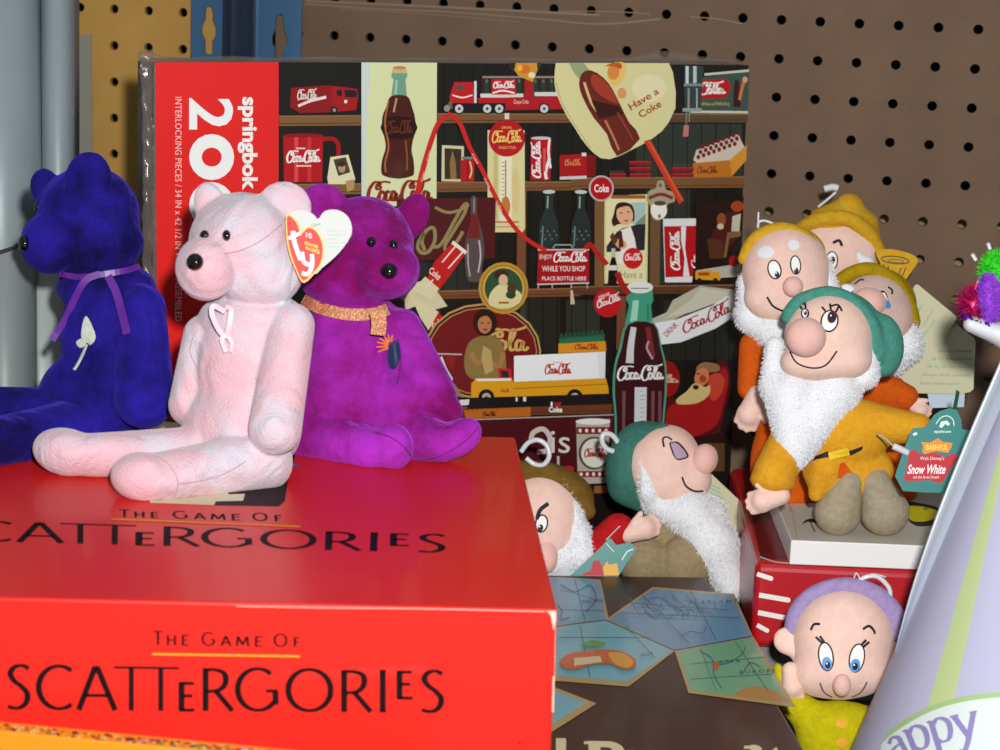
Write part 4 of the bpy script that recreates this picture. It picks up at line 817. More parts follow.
add('rim', tube_mesh([at_d(x, y, d - .15) for x, d, y in ((-60, 124, 262), (-30, 121, 258), (0, 120, 253), (14, 120.5, 248), (26, 122, 240), (33, 124, 236))], .14, 6), mat('dark_rim', '2a2a2a', .6), [o for o in KEEP if o.name == 'storage_tub'][0])
wallsheet([(33, 124.6, 262), (40, 124.2, 262), (60, 125.4, 262), (62, 126.5, 262)], 0, 0, 'divider_panel', gp2, 'pale grey upright strip of plastic between the tub and the blue bear', 'plastic strip', 0)
tp = [at_y(x, y, -.12) for x, y in ((75, 36), (91, 34), (92.5, 160), (88, 260), (74, 260))]
v, f = tp + [p + np.array([0, .08, 0]) for p in tp], None; n_ = 5; f = [tuple(range(n_)), tuple(range(2 * n_ - 1, n_ - 1, -1))] + [(i, i + n_, (i + 1) % n_ + n_, (i + 1) % n_) for i in range(n_)]
o = new_obj('adhesive_tape', v, f, mat('cloudy_tape', '9c988a', .3, alpha=.75), base=tp[4]); tag(o, 'strip of cloudy grey tape on the tan pegboard beside the hanging plastic', 'tape')
#--S2--
# ================================================================ TOYS
def plush(name, c, c2=None, sheen=.6, tint=None, bump=.7, bs=800, noise=90, rough=.95, mf=None, wr=0):
    return mat(name, c, rough, sheen=sheen, sheen_tint=tint, col2=c2, noise=noise, bump=bump, bscale=bs, mixfac=mf, spec=.15, wrinkle=wr)
P_pink = plush('pale_pink_plush', 'd8b0ba', 'cac6d2', .35, 'ffffff', noise=26, wr=30, bump=.8, mf=(.42, .62))
P_blue = plush('royal_blue_velvet', '0c0742', '2a1ea0', .5, '5a48e0', noise=16, wr=32, mf=(.38, .62))
P_mag = plush('magenta_velvet', '76085a', 'a42cba', .5, 'd06aff', noise=15, wr=32, mf=(.40, .62))
P_skin = plush('peach_plush', 'eccabc', 'e6c0b2', .25, 'ffffff', noise=200, bump=.35)
P_nose = plush('pink_nose_plush', 'e8bcb2', 'e2b2a8', .25, 'ffffff', bump=.3)
P_white = plush('white_pile', 'e4e6ea', None, .2, 'ffffff', bump=.6, bs=700)
P_teal = plush('teal_felt', '4c9485', '428475', .2, noise=300)
P_yel = plush('golden_yellow_felt', 'd2a62c', 'c4951e', .2, noise=300)
P_coat = plush('amber_felt', 'dca02a', 'd0921e', .2, noise=300)
P_oliv = plush('mustard_felt', 'a98c14', '987c0c', .2, noise=300)
P_brn = plush('brown_olive_felt', '7a5c26', '6b4f1e', .2, noise=300)
P_pur = plush('lilac_felt', 'a290bc', '9280ae', .2, noise=300)
P_org = plush('orange_felt', 'd05a12', 'bf4f0e', .2, noise=300)
P_red = plush('red_felt', 'c01c22', 'ad171c', .2, noise=300)
P_tan = plush('tan_felt', '9c8c6c', '8c7c5e', .2, noise=300)
P_sand = plush('sand_fleece', 'a89c84', '988c74', .2, noise=300)
P_lime = plush('acid_yellow_knit', 'c2b80e', 'b0a60a', .15, noise=300)
M['bead'] = mat('black_bead', '06060a', .12, coat=.8)
M['black'] = mat('black_thread', '141420', .7)
M['white'] = mat('white_thread', 'f0f0ee', .7)
M['plast'] = mat('white_plastic', 'cfd3d8', .3, coat=.3)
M['gcol'] = {}
def col_mat(h, r=.6):
    if h not in M['gcol']: M['gcol'][h] = mat('thread_' + h, h, r)
    return M['gcol'][h]
def sph(F, x, y, w, r, rx=None, n=16):
    V = []; Fc = []; rx = rx or r
    for i in range(n // 2 + 1):
        a = math.pi * i / (n // 2)
        for j in range(n):
            b = 2 * math.pi * j / n; V.append((x + rx * math.sin(a) * math.cos(b), y - r * math.cos(a), w + r * math.sin(a) * math.sin(b)))
    for i in range(n // 2):
        for j in range(n): Fc.append((i * n + j, i * n + (j + 1) % n, (i + 1) * n + (j + 1) % n, (i + 1) * n + j))
    return F.P(V), Fc
def on(S, x, y, r, rx=None, sink=.4):
    """a round bead set into the surface of S at view point (x, y)"""
    h_ = S.hit(x, y, 0); d = depth(h_); F = Frame(d); return sph(F, x, y, r * (1 - 2 * sink) * .5, r, rx)
def bead(S, x, y, r, parent, name, m=None, rx=None): return add(name, on(S, x, y, r, rx), m or M['bead'], parent, smooth=True)
def ring_band(F, cx, cy, cw, rx, rw, wid, slope=0, n=48, a0=0, a1=360, th=3, tilt=0):
    V = []; Fc = []
    for i in range(n + (a1 - a0 < 360)):
        t = math.radians(a0 + (a1 - a0) * i / n); x, w_ = cx + rx * math.cos(t), cw + rw * math.sin(t)
        for (e, s_) in ((0, -1), (th, -1), (th, 1), (0, 1)):
            V.append((cx + (rx + e) * math.cos(t), cy + slope * (x - cx) + tilt * math.sin(t) + s_ * wid / 2, cw + (rw + e) * math.sin(t)))
    N = len(V) // 4; last = N if a1 - a0 >= 360 else N - 1
    for i in range(last):
        for k in range(4): Fc.append((4 * i + k, 4 * i + (k + 1) % 4, 4 * ((i + 1) % N) + (k + 1) % 4, 4 * ((i + 1) % N) + k))
    return F.P(V), Fc
def frib(F, pts, wid, n=6, nrm=None):
    P = F.P(cr(pts, n, False)); return ribbon(P, wid * F.s, nrm)
def flat_tw(x, y, d, n=None): return plane_tw(at_d(x, y, d), None, FWD if n is None else n)
Z1 = 15.32     # top of the red box
def drape(S, pts, wid, n=5, off=.1):
    P = cr(pts, n, False); W = []
    for q in P:
        h_ = S.hit(q[0], q[1], off); W.append(h_ if h_ is not None else at_d(q[0], q[1], depth(W[-1]) if W else 110))
    W = np.array(W); D_ = np.array([depth(p) for p in W]); k = np.ones(5) / 5; D2 = np.convolve(np.pad(D_, 2, 'edge'), k, 'valid') - .08
    return ribbon([at_d(q[0], q[1], d) for q, d in zip(P, D2)], wid * D_[0] / FPX)
# ---------------- pale pink bear
F = Frame(106.5); b = F.wz
pink = empty('teddy_bear', at_z(235, 470, 15.3), 'pale pink plush bear with white bow, sitting on the red box between two darker bears', 'teddy bear', None)
w1 = b(145, 500, Z1) - 6; w2 = b(66, 478, Z1) - 8
S = Soft(F, [E(250, 372, 0, 57, 76, 46), E(242, 428, 2, 60, 52, 50), E(252, 318, 0, 54, 28, 42), ('K', 5), E(242, 244, 16, 54, 52, 48), ('K', 4), E(206, 268, 46, 31, 33, 32), E(258, 272, 16, 46, 37, 42),
             ('K', 4), E(210, 205, 12, 16, 24, 8, -12), E(284, 208, 22, 28, 27, 8, 10),
             ('K', 3), Cp((292, 326, 28), 23, (275, 428, 64), 27), Cp((203, 335, -6), 20, (190, 405, -6), 22), ('K', 5),
             Cp((215, 452, 10), 27, (92, 455, w2), 22), E(66, 452, w2, 34, 24, 26, 12), Cp((262, 462, 30), 31, (165, 476, w1 - 8), 25), E(143, 477, w1, 33, 25, 28, 5)], k=9, h=2.4, floor=15.3,
         creases=[(Cp((268, 300, 60), 3, (300, 240, 40), 3), 3)])
S.obj('body', P_pink, pink); PK = S
bead(S, 195, 262, 9, pink, 'nose'); bead(S, 204.5, 235.5, 5.6, pink, 'eye', rx=4.8); bead(S, 226.5, 235.5, 5.8, pink, 'eye', rx=4.4)
sm_ = mat('pink_seam_crease', 'b08a96', .9)
for p_ in ([(143, 455), (160, 458), (173, 470), (178, 484), (174, 497)], [(179, 484), (205, 480), (228, 472), (246, 461)], [(36, 458), (48, 467), (68, 472), (92, 474)], [(282, 224), (262, 240), (242, 250), (224, 254)], [(196, 330), (190, 350), (196, 366), (204, 385)], [(286, 232), (292, 262), (289, 292)]): add('seam', stitch(S, p_, .022), sm_, pink)  # seams, plus crease shade drawn as darker lines
m_ = mat('white_satin', 'ddc6d2', .35, sheen=.3)
dB = depth(S.hit(222, 322, .1)); FB = Frame(dB - .3)

v1 = frib(FB, [(225, 312, 4), (214, 306, 10), (212, 314, 12), (219, 330, 8), (226, 336, 6), (229, 326, 8), (231, 310, 8), (225, 307, 5)], 5); v2 = frib(FB, [(226, 334, 6), (222, 340, 6), (226, 352, 4)], 4.5); v3 = frib(FB, [(227, 334, 6), (232, 344, 6), (230, 352, 4)], 4)
add('bow', join(v1, v2, v3), m_, pink)
# swing tag: white heart behind, red heart in front
TD = depth(S.hit(292, 250, 0)) - .9
def heart_card(name, pts, m, d, parent, n=3, th=.05):
    P = cr(pts, n); return add(name, card([tuple(q) for q in P], lambda x, y: d, th), m, parent)
tagw = heart_card('heart_tag', [(286, 217), (300, 210), (313, 214), (318, 219), (325, 211), (338, 210), (349, 218), (352, 232), (346, 244), (336, 256), (322, 268), (314, 274), (300, 262), (290, 240)], mat('tag_white', 'c3c9c5', .6), TD + .15, pink)
redh = heart_card('red_heart', [(286, 216), (291, 215), (298, 222), (301, 231), (308, 226), (316, 229), (322, 238), (324.5, 250), (322, 264), (316, 272), (304, 283), (297, 273), (290, 256), (286.5, 238)], mat('tag_gold_rim', 'd88a3a', .4, metal=.3), TD - .15, tagw)
AH = Art(flat_tw(304, 250, TD - .16), .012)
AH.poly('d8241c', (287, 218), (291, 217), (297, 224), (301, 234), (308, 228), (315.5, 231), (320.5, 239), (322.8, 250), (320.5, 263), (315, 270.5), (304, 280.5), (298, 272), (291.5, 255), (288, 238), n=3)
AH.line('f0ece8', [(293, 231), (294, 240), (297, 250), (301, 260)], 4.6, 5); AH.line('f0ece8', [(288.5, 238.5), (301, 233)], 3.6, 0); AH.line('f0ece8', [(302, 252), (304, 262), (310, 265)], 4.2, 4); AH.line('f0ece8', [(312, 254), (312, 266), (308, 274), (302, 273)], 4.2, 5)
AH.text('f2c14a', 'BEANIE', ((305, 241), (318.5, 245.5), (318, 249), (304.5, 244)), .03); AH.text('f2c14a', 'BABIES', ((306, 246), (320, 250.5), (319.5, 254.5), (306, 249.5)), .03); AH.text('f0d8d0', '10', ((306, 232), (312, 233.5), (312, 239), (306, 237)), .02); AH.ell('3a2a20', 289.5, 223.5, .9, 1.1); AH.build('heart_print', M['ink'], redh)
AH2 = Art(flat_tw(330, 230, TD + .14), .01); AH2.text('55605c', 'Cure', ((311, 224), (320, 222), (320.5, 225), (311.5, 227)))
for k, (x0, x1) in enumerate(((327, 344), (327, 347), (328, 338), (329, 348), (329, 344))): AH2.line('a9afae', [(x0, 231 + k * 4), (x1, 230.6 + k * 4)], .6)
AH2.build('text_lines', M['ink'], tagw)
# sewn-in care label behind the leg
add('care_label', card([(232, 471), (247, 466), (245, 480), (236, 481)], lambda x, y: depth(at_z(x, y + 4, Z1)) if False else depth(at_z(240, 482, Z1)), .03), M['white_card'], pink)

# ---------------- royal blue bear
F = Frame(112.5); b = F.wz
blu = empty('teddy_bear', at_z(100, 440, 15.3), 'royal blue plush bear with a white rose on its chest, leftmost of the three bears', 'teddy bear')
w1 = b(0, 466, Z1) - 8
S = Soft(F, [E(88, 216, 0, 52, 50, 46), ('K', 4), E(50, 243, 12, 30, 31, 28), E(96, 242, 0, 48, 33, 42), ('K', 3), E(88, 180, 34, 24, 29, 9, 8), E(45, 187, -8, 15, 19, 9, -10), ('K', 8),
             E(106, 287, -4, 50, 26, 36), E(112, 335, 0, 52, 64, 42), E(102, 395, 0, 64, 48, 46), ('K', 3), Cp((142, 308, 26), 24, (144, 398, 46), 31), ('K', 6),
             Cp((85, 420, 8), 32, (-30, 416, 30), 30), Cp((75, 430, 30), 30, (-5, 442, w1), 25), E(-30, 440, w1, 34, 26)], k=9, h=2.5, floor=15.3)
S.obj('body', P_blue, blu)
bead(S, 24, 243, 8.5, blu, 'nose', rx=6); bead(S, 37, 207, 4.5, blu, 'eye', rx=3)
ms_ = mat('violet_satin_ribbon', '5a1f8a', .4, sheen=.4)
add('neck_ribbon', drape(S, [(60, 274), (80, 277), (105, 274), (128, 270), (140, 266)], 6), ms_, blu); add('ribbon_tail', drape(S, [(100, 274), (86, 280), (76, 296), (66, 318), (52, 340)], 7), ms_, blu); add('ribbon_tail', drape(S, [(108, 276), (116, 292), (122, 314), (127, 334)], 8), ms_, blu)
rose = add('embroidered_rose', join(patch(S, [(83, 322), (86, 316), (90, 321), (93, 328), (95, 334), (91, 341), (85, 343), (81, 336)], .07, n=3), patch(S, [(76, 342), (83, 338), (86, 344), (80, 348)], .09, n=3), patch(S, [(88, 340), (95, 334), (95, 340), (90, 345)], .09, n=3)), plush('white_stitching', 'd8dcd4', 'b8bfae', .1, bump=.8, bs=500), blu)
add('stem', stitch(S, [(87, 344), (83, 354), (78, 364), (74, 370)], .09), col_mat('a8b8a8'), rose)

for p_ in ([(112, 206), (117, 236), (119, 268)], [(60, 278), (66, 300), (62, 330)], [(136, 288), (150, 320), (152, 350)]): add('seam', stitch(S, p_, .025), mat('blue_seam_crease', '0a0838', .9), blu)  # darker lines for seams and the shade in folds
# ---------------- magenta bear
F = Frame(112.5); b = F.wz
mag = empty('teddy_bear', at_z(360, 455, 15.3), 'magenta purple plush bear with glittery copper neck ribbon, rightmost of the three bears', 'teddy bear')
w1 = b(388, 469, Z1) - 10; w2 = b(440, 464, Z1) - 8
S = Soft(F, [E(364, 248, 8, 50, 52, 44), ('K', 4), E(386, 270, 34, 34, 30, 32), E(350, 274, 8, 52, 38, 42), ('K', 4), E(322, 210, 14, 27, 27, 9, -10), E(413, 216, 2, 16, 24, 8, 18), ('K', 8),
             E(352, 318, -4, 50, 24, 36), E(352, 365, 0, 54, 58, 44), E(350, 408, 2, 64, 46, 48), ('K', 4), Cp((402, 328, 4), 20, (430, 392, 22), 25), ('K', 8), Cp((430, 395, 22), 22, (450, 411, 24), 13), ('K', 5), E(396, 404, 24, 32, 26, 24), ('K', 4),
             Cp((312, 436, 18), 30, (372, 450, w1 - 6), 22), E(392, 447, w1, 22, 24, 22, 0), Cp((385, 432, 10), 32, (440, 442, w2), 21), E(458, 438, w2, 26, 18, 20, -32)], k=8, h=2.4, floor=15.3)
S.obj('body', P_mag, mag)
bead(S, 389, 271, 8.2, mag, 'nose', rx=9); bead(S, 371, 242, 5.4, mag, 'eye', rx=5); bead(S, 393.5, 245, 5.4, mag, 'eye', rx=4.8)
glit = mat('copper_glitter', 'b06a4a', .35, metal=.6, col2='f0b88a', noise=900, bump=.9, bscale=1600)
add('neck_ribbon', drape(S, [(303, 300), (320, 308), (345, 314), (372, 314), (388, 309)], 12), glit, mag); add('ribbon_tail', frib(Frame(109.6), [(377, 311, 6), (379, 322, 4), (378, 335, 2)], 15), glit, mag)
for p_ in ([(374, 432), (392, 438), (405, 448), (411, 456)], [(416, 462), (440, 456), (464, 442), (478, 428)], [(318, 218), (340, 232), (352, 252), (372, 262)], [(398, 338), (401, 360), (397, 384)]): add('seam', stitch(S, p_, .025), mat('magenta_seam_crease', '5a0850', .9), mag)  # dark lines draw the seams and painted crease shade
fl = add('flower_emblem', patch(S, ell(394, 355, 6.5, 14.5, 5, 20), .09), col_mat('16264e', .6), mag)
rays = []
for a_ in (150, 175, 200, 222, 245, 270, 292): rays.append(stitch(S, [(390 + 3 * math.cos(math.radians(a_)), 346 + 4 * math.sin(math.radians(a_))), (388 + 12 * math.cos(math.radians(a_)), 346 + 12 * math.sin(math.radians(a_)))], .09, taper=True))
add('rays', join(*rays), col_mat('d8742a'), fl, label='orange stitched rays')

# ================================================================ gnome dolls
def eye(S, cx, cy, rx, ry, parent, px=0, py=0, pr=3, rot=0, iris=None, ir=4.5, irp=None, line=.05):
    e = add('eye', patch(S, ell(cx, cy, rx, ry, rot, 22), .04), M['white'], parent)
    add('outline', stitch(S, ell(cx, cy, rx, ry, rot, 18), line, 2, True), M['black'], e)
    if iris: add('iris', patch(S, ell(*(irp or (cx + px, cy + py)), ir * .85, ir * 1.15, rot, 16), .07), col_mat(iris), e)
    add('pupil', patch(S, ell(cx + px, cy + py, pr * .85, pr * 1.15, rot, 14), .10), M['black'], e)
    add('glint', patch(S, ell(cx + px - 1, cy + py - 1.5, .9, 1, 0, 8), .12, 2), M['white'], e)
    return e
def hook(F, pts, r, parent, name='plastic_loop', closed=False):
    P = cr(pts, 6, closed); P = np.vstack([P, P[:1]]) if closed else P
    return add(name, tube_mesh(F.P(P), r * F.s, 8), M['plast'], parent, smooth=True)
def beard(F, prims, parent, n=6000, L=.38, name='beard', h=2.2, floor=None):
    B = Soft(F, prims, 10, h, floor=floor); V, Q = B.V, B.Q; fv, ff = B.fur(n, L, .02)
    m0 = new_obj(name, np.vstack([V, fv]), [tuple(q) for q in Q] + [tuple(i + len(V) for i in f_) for f_ in ff], P_white, parent, smooth=True); return B
def hand(F, x, y, w_, s_, ang, parent, m=None, flip=1, name='hand'):
    """stuffed mitt with four short fingers and a thumb"""
    c, si = math.cos(math.radians(ang)), math.sin(math.radians(ang))
    T = lambda u, v, q: (x + s_ * (c * u - si * v), y + s_ * (si * u + c * v), w_ + s_ * q)
    pr = [Cp(T(-.7, 0, 0), s_ * .5, T(.3, 0, 0), s_ * .62, 1)]
    for k, (v, L) in enumerate(((-.42, .95), (-.14, 1.12), (.15, 1.08), (.42, .88))): pr.append(Cp(T(.3, v, .1), s_ * .2, T(L, v * 1.15, -.1), s_ * .16))
    pr.append(Cp(T(-.2, -.5 * flip, .2), s_ * .2, T(.35, -.85 * flip, .35), s_ * .17))
    return Soft(F, pr, s_ * .16, max(1.2, s_ * .09)).obj(name, m or P_skin, parent)
ZW = 9.42      # top of the white box

# ---------------- A: yellow-coated doll in front
F = Frame(121.0); b = F.wz
A4 = empty('gnome_doll', at_z(850, 520, 9.4), 'plush gnome doll in yellow coat and teal cap, sitting on the white box', 'gnome doll', None)
S = Soft(F, [E(829, 338, 0, 45, 46, 38), E(800, 362, 18, 20, 16, 20), E(850, 360, 14, 22, 18, 20), E(822, 366, 16, 30, 14, 24)], 9, 2.2); S.obj('head', P_skin, A4)
N = Soft(F, [E(806, 337, 46, 20.5, 20, 17, 10)], 4, 2); N.obj('nose', P_nose, A4)
H = Soft(F, [E(837, 332, -16, 46, 42, 36), *rim([(787, 318, 6), (800, 301, 8), (828, 293, 9), (853, 302, 8), (872, 325, 6), (879, 356, 2)], 5.2),
             E(882, 345, -14, 22, 32, 18, -6)], 6, 2.2); H.obj('cap', P_teal, A4)
eye(S, 829.5, 321, 8.2, 10.5, A4, 2.5, -4, 3.8, 12, '5a2018', 5.5); eye(S, 805, 313.5, 3.4, 4.6, A4, .5, -.5, 1.8)
for p_ in ([(831, 306), (838, 305), (842, 311)], [(797, 309), (800, 305), (805, 304)], [(826, 312), (822, 307)], [(831, 310), (830, 304)], [(836, 312), (839, 306)], [(802, 309), (799, 304)], [(806, 308), (805, 303)]):
    add('lash', stitch(S, p_, .06), M['black'], A4)
add('mouth', stitch(S, [(790, 352), (797, 363), (812, 368), (826, 365), (837, 351)], .05), M['black'], A4)
B = beard(F, [Cp((775, 345, 0), 9, (772, 385, 6), 12), Cp((870, 335, -4), 9, (866, 375, 2), 13), Cp((792, 396, 6), 27, (794, 446, 16), 17), Cp((835, 392, 4), 26, (802, 440, 14), 18), Cp((795, 440, 18), 17, (795, 462, 20), 8)], A4, 16000, .17)
T_ = Soft(F, [E(850, 432, -4, 42, 34, 26), E(848, 470, -12, 46, 30, 20), Cp((826, 468, -4), 19, (816, 494, -6), 8), Cp((800, 424, -6), 22, (775, 472, 20), 22), Cp((868, 424, 0), 22, (918, 428, 8), 15), E(772, 482, 22, 22, 10, 18, 8)], 7, 2.2); T_.obj('coat', P_coat, A4)
add('belt', join(patch(T_, [(803, 466), (806, 460), (828, 451), (829, 457)], .06, 4), patch(T_, [(849, 451), (863, 446), (862, 450), (850, 456)], .06, 4)), M['black'], A4); add('buckle', patch(T_, [(828, 453), (848, 448), (850, 455), (830, 460)], .09, 4), col_mat('e0c018'), A4)
hand(F, 768, 499, 26, 19, 165, A4, flip=-1)
wf = b(845, 538, ZW) - 12; So = Soft(F, [Cp((849, 482, wf + 10), 15, (838, 512, wf), 24)], 6, 2.2, floor=9.4); So.obj('shoe', P_sand, A4)
So = Soft(F, [Cp((876, 482, wf + 8), 15, (885, 511, wf), 25)], 6, 2.2, floor=9.4); So.obj('shoe', P_sand, A4)
add('trousers', patch(T_, [(837, 478), (840, 464), (844, 462), (849, 468), (855, 476), (850, 480)], .07, 4), P_org, A4)
# teal swing tag
TD = 116.2; TP = [(895, 476), (902, 455), (909, 436), (911, 431), (914, 428), (925, 427), (930, 421), (934, 415), (940, 411), (950, 408), (957, 410), (961, 419), (962, 429), (971, 431), (960, 462), (945, 493), (925, 492.5), (903, 491)]
tg = add('swing_tag', card(TP, lambda x, y: TD, .06), M['teal_card'], A4, label='teal card swing tag with red shield')
AT4 = Art(flat_tw(930, 450, TD), .01)
AT4.poly('b81428', (909, 454), (911, 450), (915, 449.5), (918, 453), (924, 455), (934, 452), (945, 457), (950, 455), (952, 453), (957, 454), (957, 460), (950, 470), (943, 482), (938, 483), (928, 480), (918, 481), (905, 481), (904, 478))
AT4.poly('e08a2a', (921, 442), (930, 442.5), (938, 438), (943, 442), (952.5, 443), (951, 448), (948, 453), (936, 451), (925, 454), (922, 452), (923, 447)); AT4.text('f5dc4a', 'BASHFUL', R4(926, 444.5, 948, 450), .02); AT4.script('f3e4e6', R4(919, 456, 944, 461), [6]) if False else AT4.text('f3e4e6', "Walt Disney's", R4(920, 456.5, 944, 461)); AT4.text('fbf2f2', 'Snow White', ((909, 464.5), (947, 464.5), (944.5, 474), (907, 474)), .02); AT4.text('f3e4e6', 'and the Seven Dwarfs', R4(913, 475.5, 939, 478.5))
AT4.line('d8efe8', [(936, 424), (941, 417.5), (948, 416), (953, 420), (954, 426)], .9, 5); AT4.poly('cfe8e0', (939, 427), (941, 421.5), (947, 420.5), (950, 424), (948, 426), (945, 424), (942, 428)); AT4.text('e8f4f0', 'applause', R4(934, 430, 951, 433.5), .01); AT4.ell('e8efec', 915, 434, 2.4, 1.4, -20)
AT4.build('tag_print', M['ink'], tg)
F4 = Frame(TD); add('tag_strap', join(frib(F4, [(954, 412, -10), (956, 402, -30), (958, 391, -60)], 4)), col_mat('1f6a3c'), tg); hook(F4, [(893, 446, 2), (900, 449, 2), (908, 453, 1)], 3.6, tg, 'plastic_toggle'); hook(F4, [(878, 434, -40), (887, 440, -20), (894, 447, 0)], 1, tg, 'cord')
o = bpy.data.objects[tg.name]

# ---------------- B: tall yellow hat at the back, with felt horn
F = Frame(136.5); b = F.wz
A1 = empty('gnome_doll', at_d(838, 500, 136), 'plush gnome doll with the tallest yellow hat, behind the others with a flat felt horn', 'gnome doll')
S = Soft(F, [E(838, 252, 0, 42, 40, 34), E(820, 262, 14, 24, 20, 18), E(868, 248, 14, 8, 15, 8)], 7, 2.4); S.obj('head', P_skin, A1)
Soft(F, [Cp((838, 226, -3), 30, (849, 208, -2), 15), Cp((858, 232, 0), 24, (876, 258, -6), 8), *rim([(798, 232, 4), (812, 222, 18), (832, 217, 27), (852, 220, 28), (868, 233, 20), (878, 250, 12), (885, 270, 2)], 5)], 6, 2.4).obj('hat', P_yel, A1)
eye(S, 831.5, 261, 5.8, 9.2, A1, 1, -1, 3.2, 6); add('brow', stitch(S, [(833, 243), (839, 240.5), (842, 246)], .09), M['black'], A1)
Soft(F, [E(866, 263, 24, 9, 8, 7), E(858, 255, 26, 5, 5, 5)], 4, 2).obj('side_hair', P_white, A1)
Soft(F, [E(845, 350, -4, 42, 70, 30), E(845, 430, -4, 46, 70, 32)], 8, 3.2, floor=9.4).obj('coat', P_org, A1)
HP = [(876, 251), (890, 249), (905, 252), (915, 256), (918, 261), (914, 268), (907, 278), (901, 286), (893, 282), (884, 272), (880, 262)]
hn = add('felt_horn', card([tuple(q) for q in cr(HP, 2)], lambda x, y: 133.6, .2), P_yel, A1, label='flat felt horn with black drawn lines')
AHn = Art(flat_tw(900, 262, 133.6), .02); AHn.line('2a1c10', ell(895, 260, 14, 3.6, 6, 20) + [ell(895, 260, 14, 3.6, 6, 20)[0]], 1.1); AHn.line('2a1c10', ell(896, 261, 8, 1.6, 6, 14) + [ell(896, 261, 8, 1.6, 6, 14)[0]], .6)
for p_ in ([(883, 264), (887, 274)], [(888, 266), (890, 276)], [(901, 268), (897, 280)], [(906, 267), (900, 282)]): AHn.line('2a1c10', p_, 1.0)
AHn.build('drawn_lines', M['ink'], hn); hook(F, [(818, 207, 4), (828, 199, 4), (836, 192, 4)], 1.3, A1); hook(F, [(824, 189, 6), (832, 187, 6), (838, 188, 6)], 3.6, A1, 'plastic_toggle')

# ---------------- C: white-browed doll at left
F = Frame(128.5); b = F.wz
A2 = empty('gnome_doll', at_d(787, 515, 128.5), 'plush gnome doll with white eyebrows and yellow cap, leftmost of the upright group', 'gnome doll')
S = Soft(F, [E(786, 272, 0, 44, 47, 36), E(768, 298, 16, 24, 20, 18), E(806, 294, 12, 22, 20, 18), E(785, 308, 8, 30, 16, 22)], 9, 2.3); S.obj('head', P_skin, A2)
Soft(F, [E(793, 286.5, 40, 10.5, 10.5, 9)], 4, 1.6).obj('nose', P_nose, A2)
Soft(F, [E(783, 254, -14, 43, 30, 34), *rim([(743, 260, 4), (756, 238, 8), (780, 228.5, 9), (804, 236, 8), (821, 256, 4)], 5)], 5, 2.3).obj('cap', P_yel, A2)
eye(S, 774.5, 269.5, 6.2, 9.2, A2, 2.5, 5, 2.8, -14); eye(S, 795.5, 265, 4.8, 9, A2, .8, 5.5, 2.6, -6)
add('brow', join(patch(S, ell(765.5, 252.5, 8.5, 6.5, -10, 12), .12, 4)), P_white, A2); add('brow', join(patch(S, ell(793.5, 245, 6, 5.5, 15, 12), .12, 4)), P_white, A2)
add('mouth', stitch(S, [(767, 297), (773, 306), (783, 311), (790, 312)], .06), M['black'], A2)
beard(F, [Cp((746, 280, -6), 8, (749, 312, 0), 12), Cp((751, 318, 2), 14, (775, 332, 8), 15), Cp((775, 330, 8), 17, (808, 330, 4), 18), Cp((822, 262, -2), 8, (830, 295, 0), 11)], A2, 6000, .22)
Soft(F, [Cp((752, 345, -4), 13, (750, 388, 4), 13), E(785, 390, -8, 36, 60, 26), E(790, 465, -8, 40, 60, 28)], 7, 2.8, floor=9.4).obj('coat', P_org, A2)
hand(F, 752, 408, 14, 20, 112, A2); hook(F, [(758, 228, 2), (759, 222, 4), (766, 221, 4), (778, 226, 4)], 1.4, A2); hook(F, [(758, 226, 2), (758.5, 212, 3)], 1, A2, 'plastic_stem')

# ---------------- D: sneezing doll with blue tear drops
F = Frame(129.5); b = F.wz
A3 = empty('gnome_doll', at_d(885, 515, 129.5), 'plush gnome doll with mustard cap, huge nose and blue tear drops, behind the yellow-coated one', 'gnome doll')
S = Soft(F, [E(875, 312, 0, 38, 40, 32), E(893, 322, 8, 18, 18, 16)], 8, 2.4); S.obj('head', plush('peach_plush_shaded', 'd4b6ac', 'c8aaa0', .25), A3)  # greyer copy of the skin: shade on this face put into the colour
Soft(F, [E(869, 302, 32, 17.5, 15, 14, 8)], 4, 1.8).obj('nose', P_nose, A3)
Soft(F, [E(879, 306, -12, 38, 38, 30), *rim([(834, 288, 0), (848, 275, 5), (870, 269, 7), (894, 281, 6), (909, 305, 3), (914, 325, 0)], 5.5)], 5, 2.3).obj('cap', P_oliv, A3)
for (x, y) in ((851.5, 294), (888, 304.5)): add('tear_drop', patch(S, [(x - 3.2, y + 2), (x, y - 5), (x + 3.2, y + 2), (x, y + 4)], .08, n=3), col_mat('2f8ab8'), A3)
add('eye', patch(S, ell(884, 296, 2.6, 3.6, 10, 12), .06), M['white'], A3)
for p_ in ([(855, 284), (860, 280), (864, 280)], [(888, 287), (892, 290), (892, 294)], [(880, 292), (884, 292), (887, 297)]): add('brow', stitch(S, p_, .06), M['black'], A3)
Soft(F, [E(849, 290, 16, 9, 6, 5, 30)], 4, 2).obj('side_hair', P_white, A3)
beard(F, [Cp((907, 318, 0), 7, (908, 345, 4), 12), Cp((908, 345, 4), 13, (890, 362, 6), 13), Cp((858, 350, 0), 10, (880, 365, 2), 15)], A3, 5000, .3)
Soft(F, [Cp((868, 385, 2), 22, (906, 397, 10), 13), E(880, 420, -8, 38, 50, 24), E(880, 475, -8, 40, 50, 26)], 7, 2.6, floor=9.4).obj('coat', P_org, A3); hand(F, 917, 407, 10, 13, 35, A3)
CD = 131.5
cA = add('paper_tag', card([(915, 285), (918, 284.5), (956, 316), (957, 318), (925, 369), (905, 400), (888, 380), (900, 315)], lambda x, y: CD - .4, .04), M['cream_card'], A3, label='folded cream paper tag with green printed text')
AC = Art(flat_tw(920, 340, CD - .4), .01)
